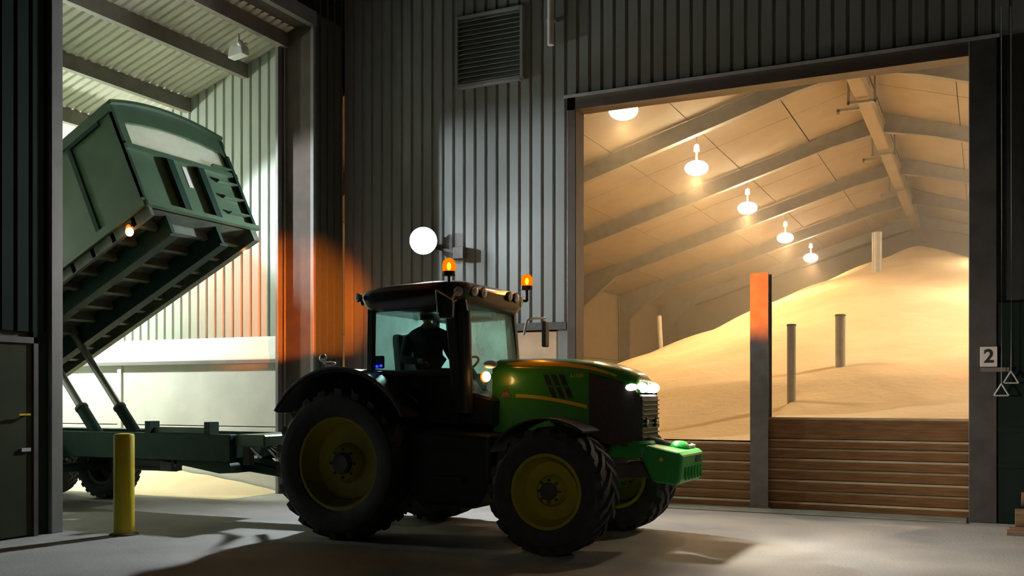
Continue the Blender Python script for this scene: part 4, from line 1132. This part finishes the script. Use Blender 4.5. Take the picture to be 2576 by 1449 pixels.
# sheet cover rolled from the arch back along the body top
cvm = MB(); rings = []
for k in range(17):
    y_ = fy0 + (fy1 - fy0) * k / 16
    rings.append(y_)
ms = MB()
for k in range(96):
    y_ = wy0 + (wy1 - wy0) * (k + .5) / 96
    ms.beam(B(BL - .03, y_, wz0), B(BL - .03, y_, warch(y_)), .006, .005, up=(0, 1, 0))
for k in range(16):
    n_ = wz0 + .03 + .035 * k
    ys = [y for y in [wy0 + (wy1 - wy0) * q / 40 for q in range(41)] if warch(y) > n_]
    if len(ys) > 2: ms.beam(B(BL - .032, ys[0], n_), B(BL - .032, ys[-1], n_), .006, .006)
o = obj('mesh_window', ms, 'mesh_w', fp_); o['kind'] = 'stuff'
wn = MB()
for k in range(n):
    a = wy0 + (wy1 - wy0) * k / n; b = wy0 + (wy1 - wy0) * (k + 1) / n
    wn.add([B(BL - .045, y_, n_) for y_, n_ in ((a, wz0), (b, wz0), (b, warch(b)), (a, warch(a)))], [(0, 1, 2, 3)])
obj('window_sheet', wn, 'pvc', fp_)
obj('cover_sheet', bbox(MB(), .1, BL - .12, ty0 + .05, ty1 - .05, H + .02, H + .03), 'mesh_w', TR) if False else None
for y_ in (fy0 + .66, fy0 + 1.26):
    obj('front_rib', bbox(MB(), BL, BL + .07, y_, y_ + .12, .04, wz0 - .12), 'trailer_dk', fp_)
obj('front_top_bar', bbox(MB(), BL, BL + .05, fy0, fy1, wz0 - .10, wz0 - .02), 'trailer', fp_)
obj('front_bottom_bar', bbox(MB(), BL, BL + .06, fy0 - .02, fy1 + .02, -.02, .05), 'trailer', fp_)
obj('front_label', bbox(MB(), BL, BL + .006, fy0 + 1.0, fy0 + 1.08, .50, .84), 'sign', fp_)
ld = obj('ladder_rail', bbox(MB(), BL, BL + .06, fy1 - .10, fy1 - .04, .05, H - .35), 'trailer_dk', fp_)
for k in range(4):
    obj('ladder_rung', bbox(MB(), BL + .01, BL + .06, fy1 - .5, fy1 - .1, .18 + .27 * k, .205 + .27 * k), 'trailer', ld)
# underside
for y_ in (10.02, 10.98):
    obj('body_beam', bbox(bbox(MB(), 0, BL - .12, y_ - .03, y_ + .03, -.30, 0), 0, BL - .12, y_ - .08, y_ + .08, -.32, -.29), 'trailer_dk', TR)
k = 0; u = BL - .35
while u > .3:
    obj('floor_rib', bbox(bbox(bbox(MB(), u, u + .07, ty0 + .02, 9.94, -.13, 0), u, u + .07, 10.1, 10.9, -.13, 0), u, u + .07, 11.06, ty1 - .02, -.13, 0), 'rib', TR)
    u -= .42
obj('edge_beam', bbox(MB(), 0, BL, ty1 - .14, ty1 - .02, -.20, 0), 'rib', TR)
obj('edge_beam', bbox(MB(), 0, BL, ty0 + .02, ty0 + .08, -.14, 0), 'rib', TR)
for y_, u in ((ty0 + .02, BL - .42), (ty1 + .0, BL - .30)):
    c = B(u, y_, -.16)
    o = obj('marker_lamp', MB().box(c.x - .03, c.x + .03, c.y - .02, c.y + .02, c.z + .02, c.z + .12), 'black', TR)
    obj('lens', MB().ball((c.x, c.y - .02, c.z), .055, .05, .06, 14, 8), 'e_mark', o, smooth=True)
    obj('lens_rim', MB().ball((c.x - .02, c.y + .0, c.z + .04), .06, .045, .07, 14, 8), 'e_amber', o, smooth=True)
    lamp('marker_light', 'POINT', (c.x + .05, c.y - .08, c.z - .06), .6, (1, .35, .06), TR, shadow_soft_size=.03)

# ------------------------------------------------------------------ dusty air in the store
if HAZE:
    hz = MB().prism([(EAVEL + .1, .02), (EAVER - .1, .02), (EAVER - .1, roofz(EAVER - .1) - .05), (RIDGE, RZ - .05), (EAVEL + .1, roofz(EAVEL + .1) - .05)], 'y', FY + .5, BACKY - .1)
    m = bpy.data.materials.new('dusty air'); m.use_nodes = True; nt = m.node_tree; nt.nodes.clear()
    out = nt.nodes.new('ShaderNodeOutputMaterial'); vs = nt.nodes.new('ShaderNodeVolumeScatter')
    vs.inputs['Color'].default_value = (1, .95, .85, 1); vs.inputs['Density'].default_value = HAZE; vs.inputs['Anisotropy'].default_value = .55
    nt.links.new(vs.outputs[0], out.inputs['Volume'])
    M['haze'] = m
    props(obj('dust_haze', hz, 'haze'), 'thin dusty haze hanging in the air of the grain store', 'haze', kind='stuff')
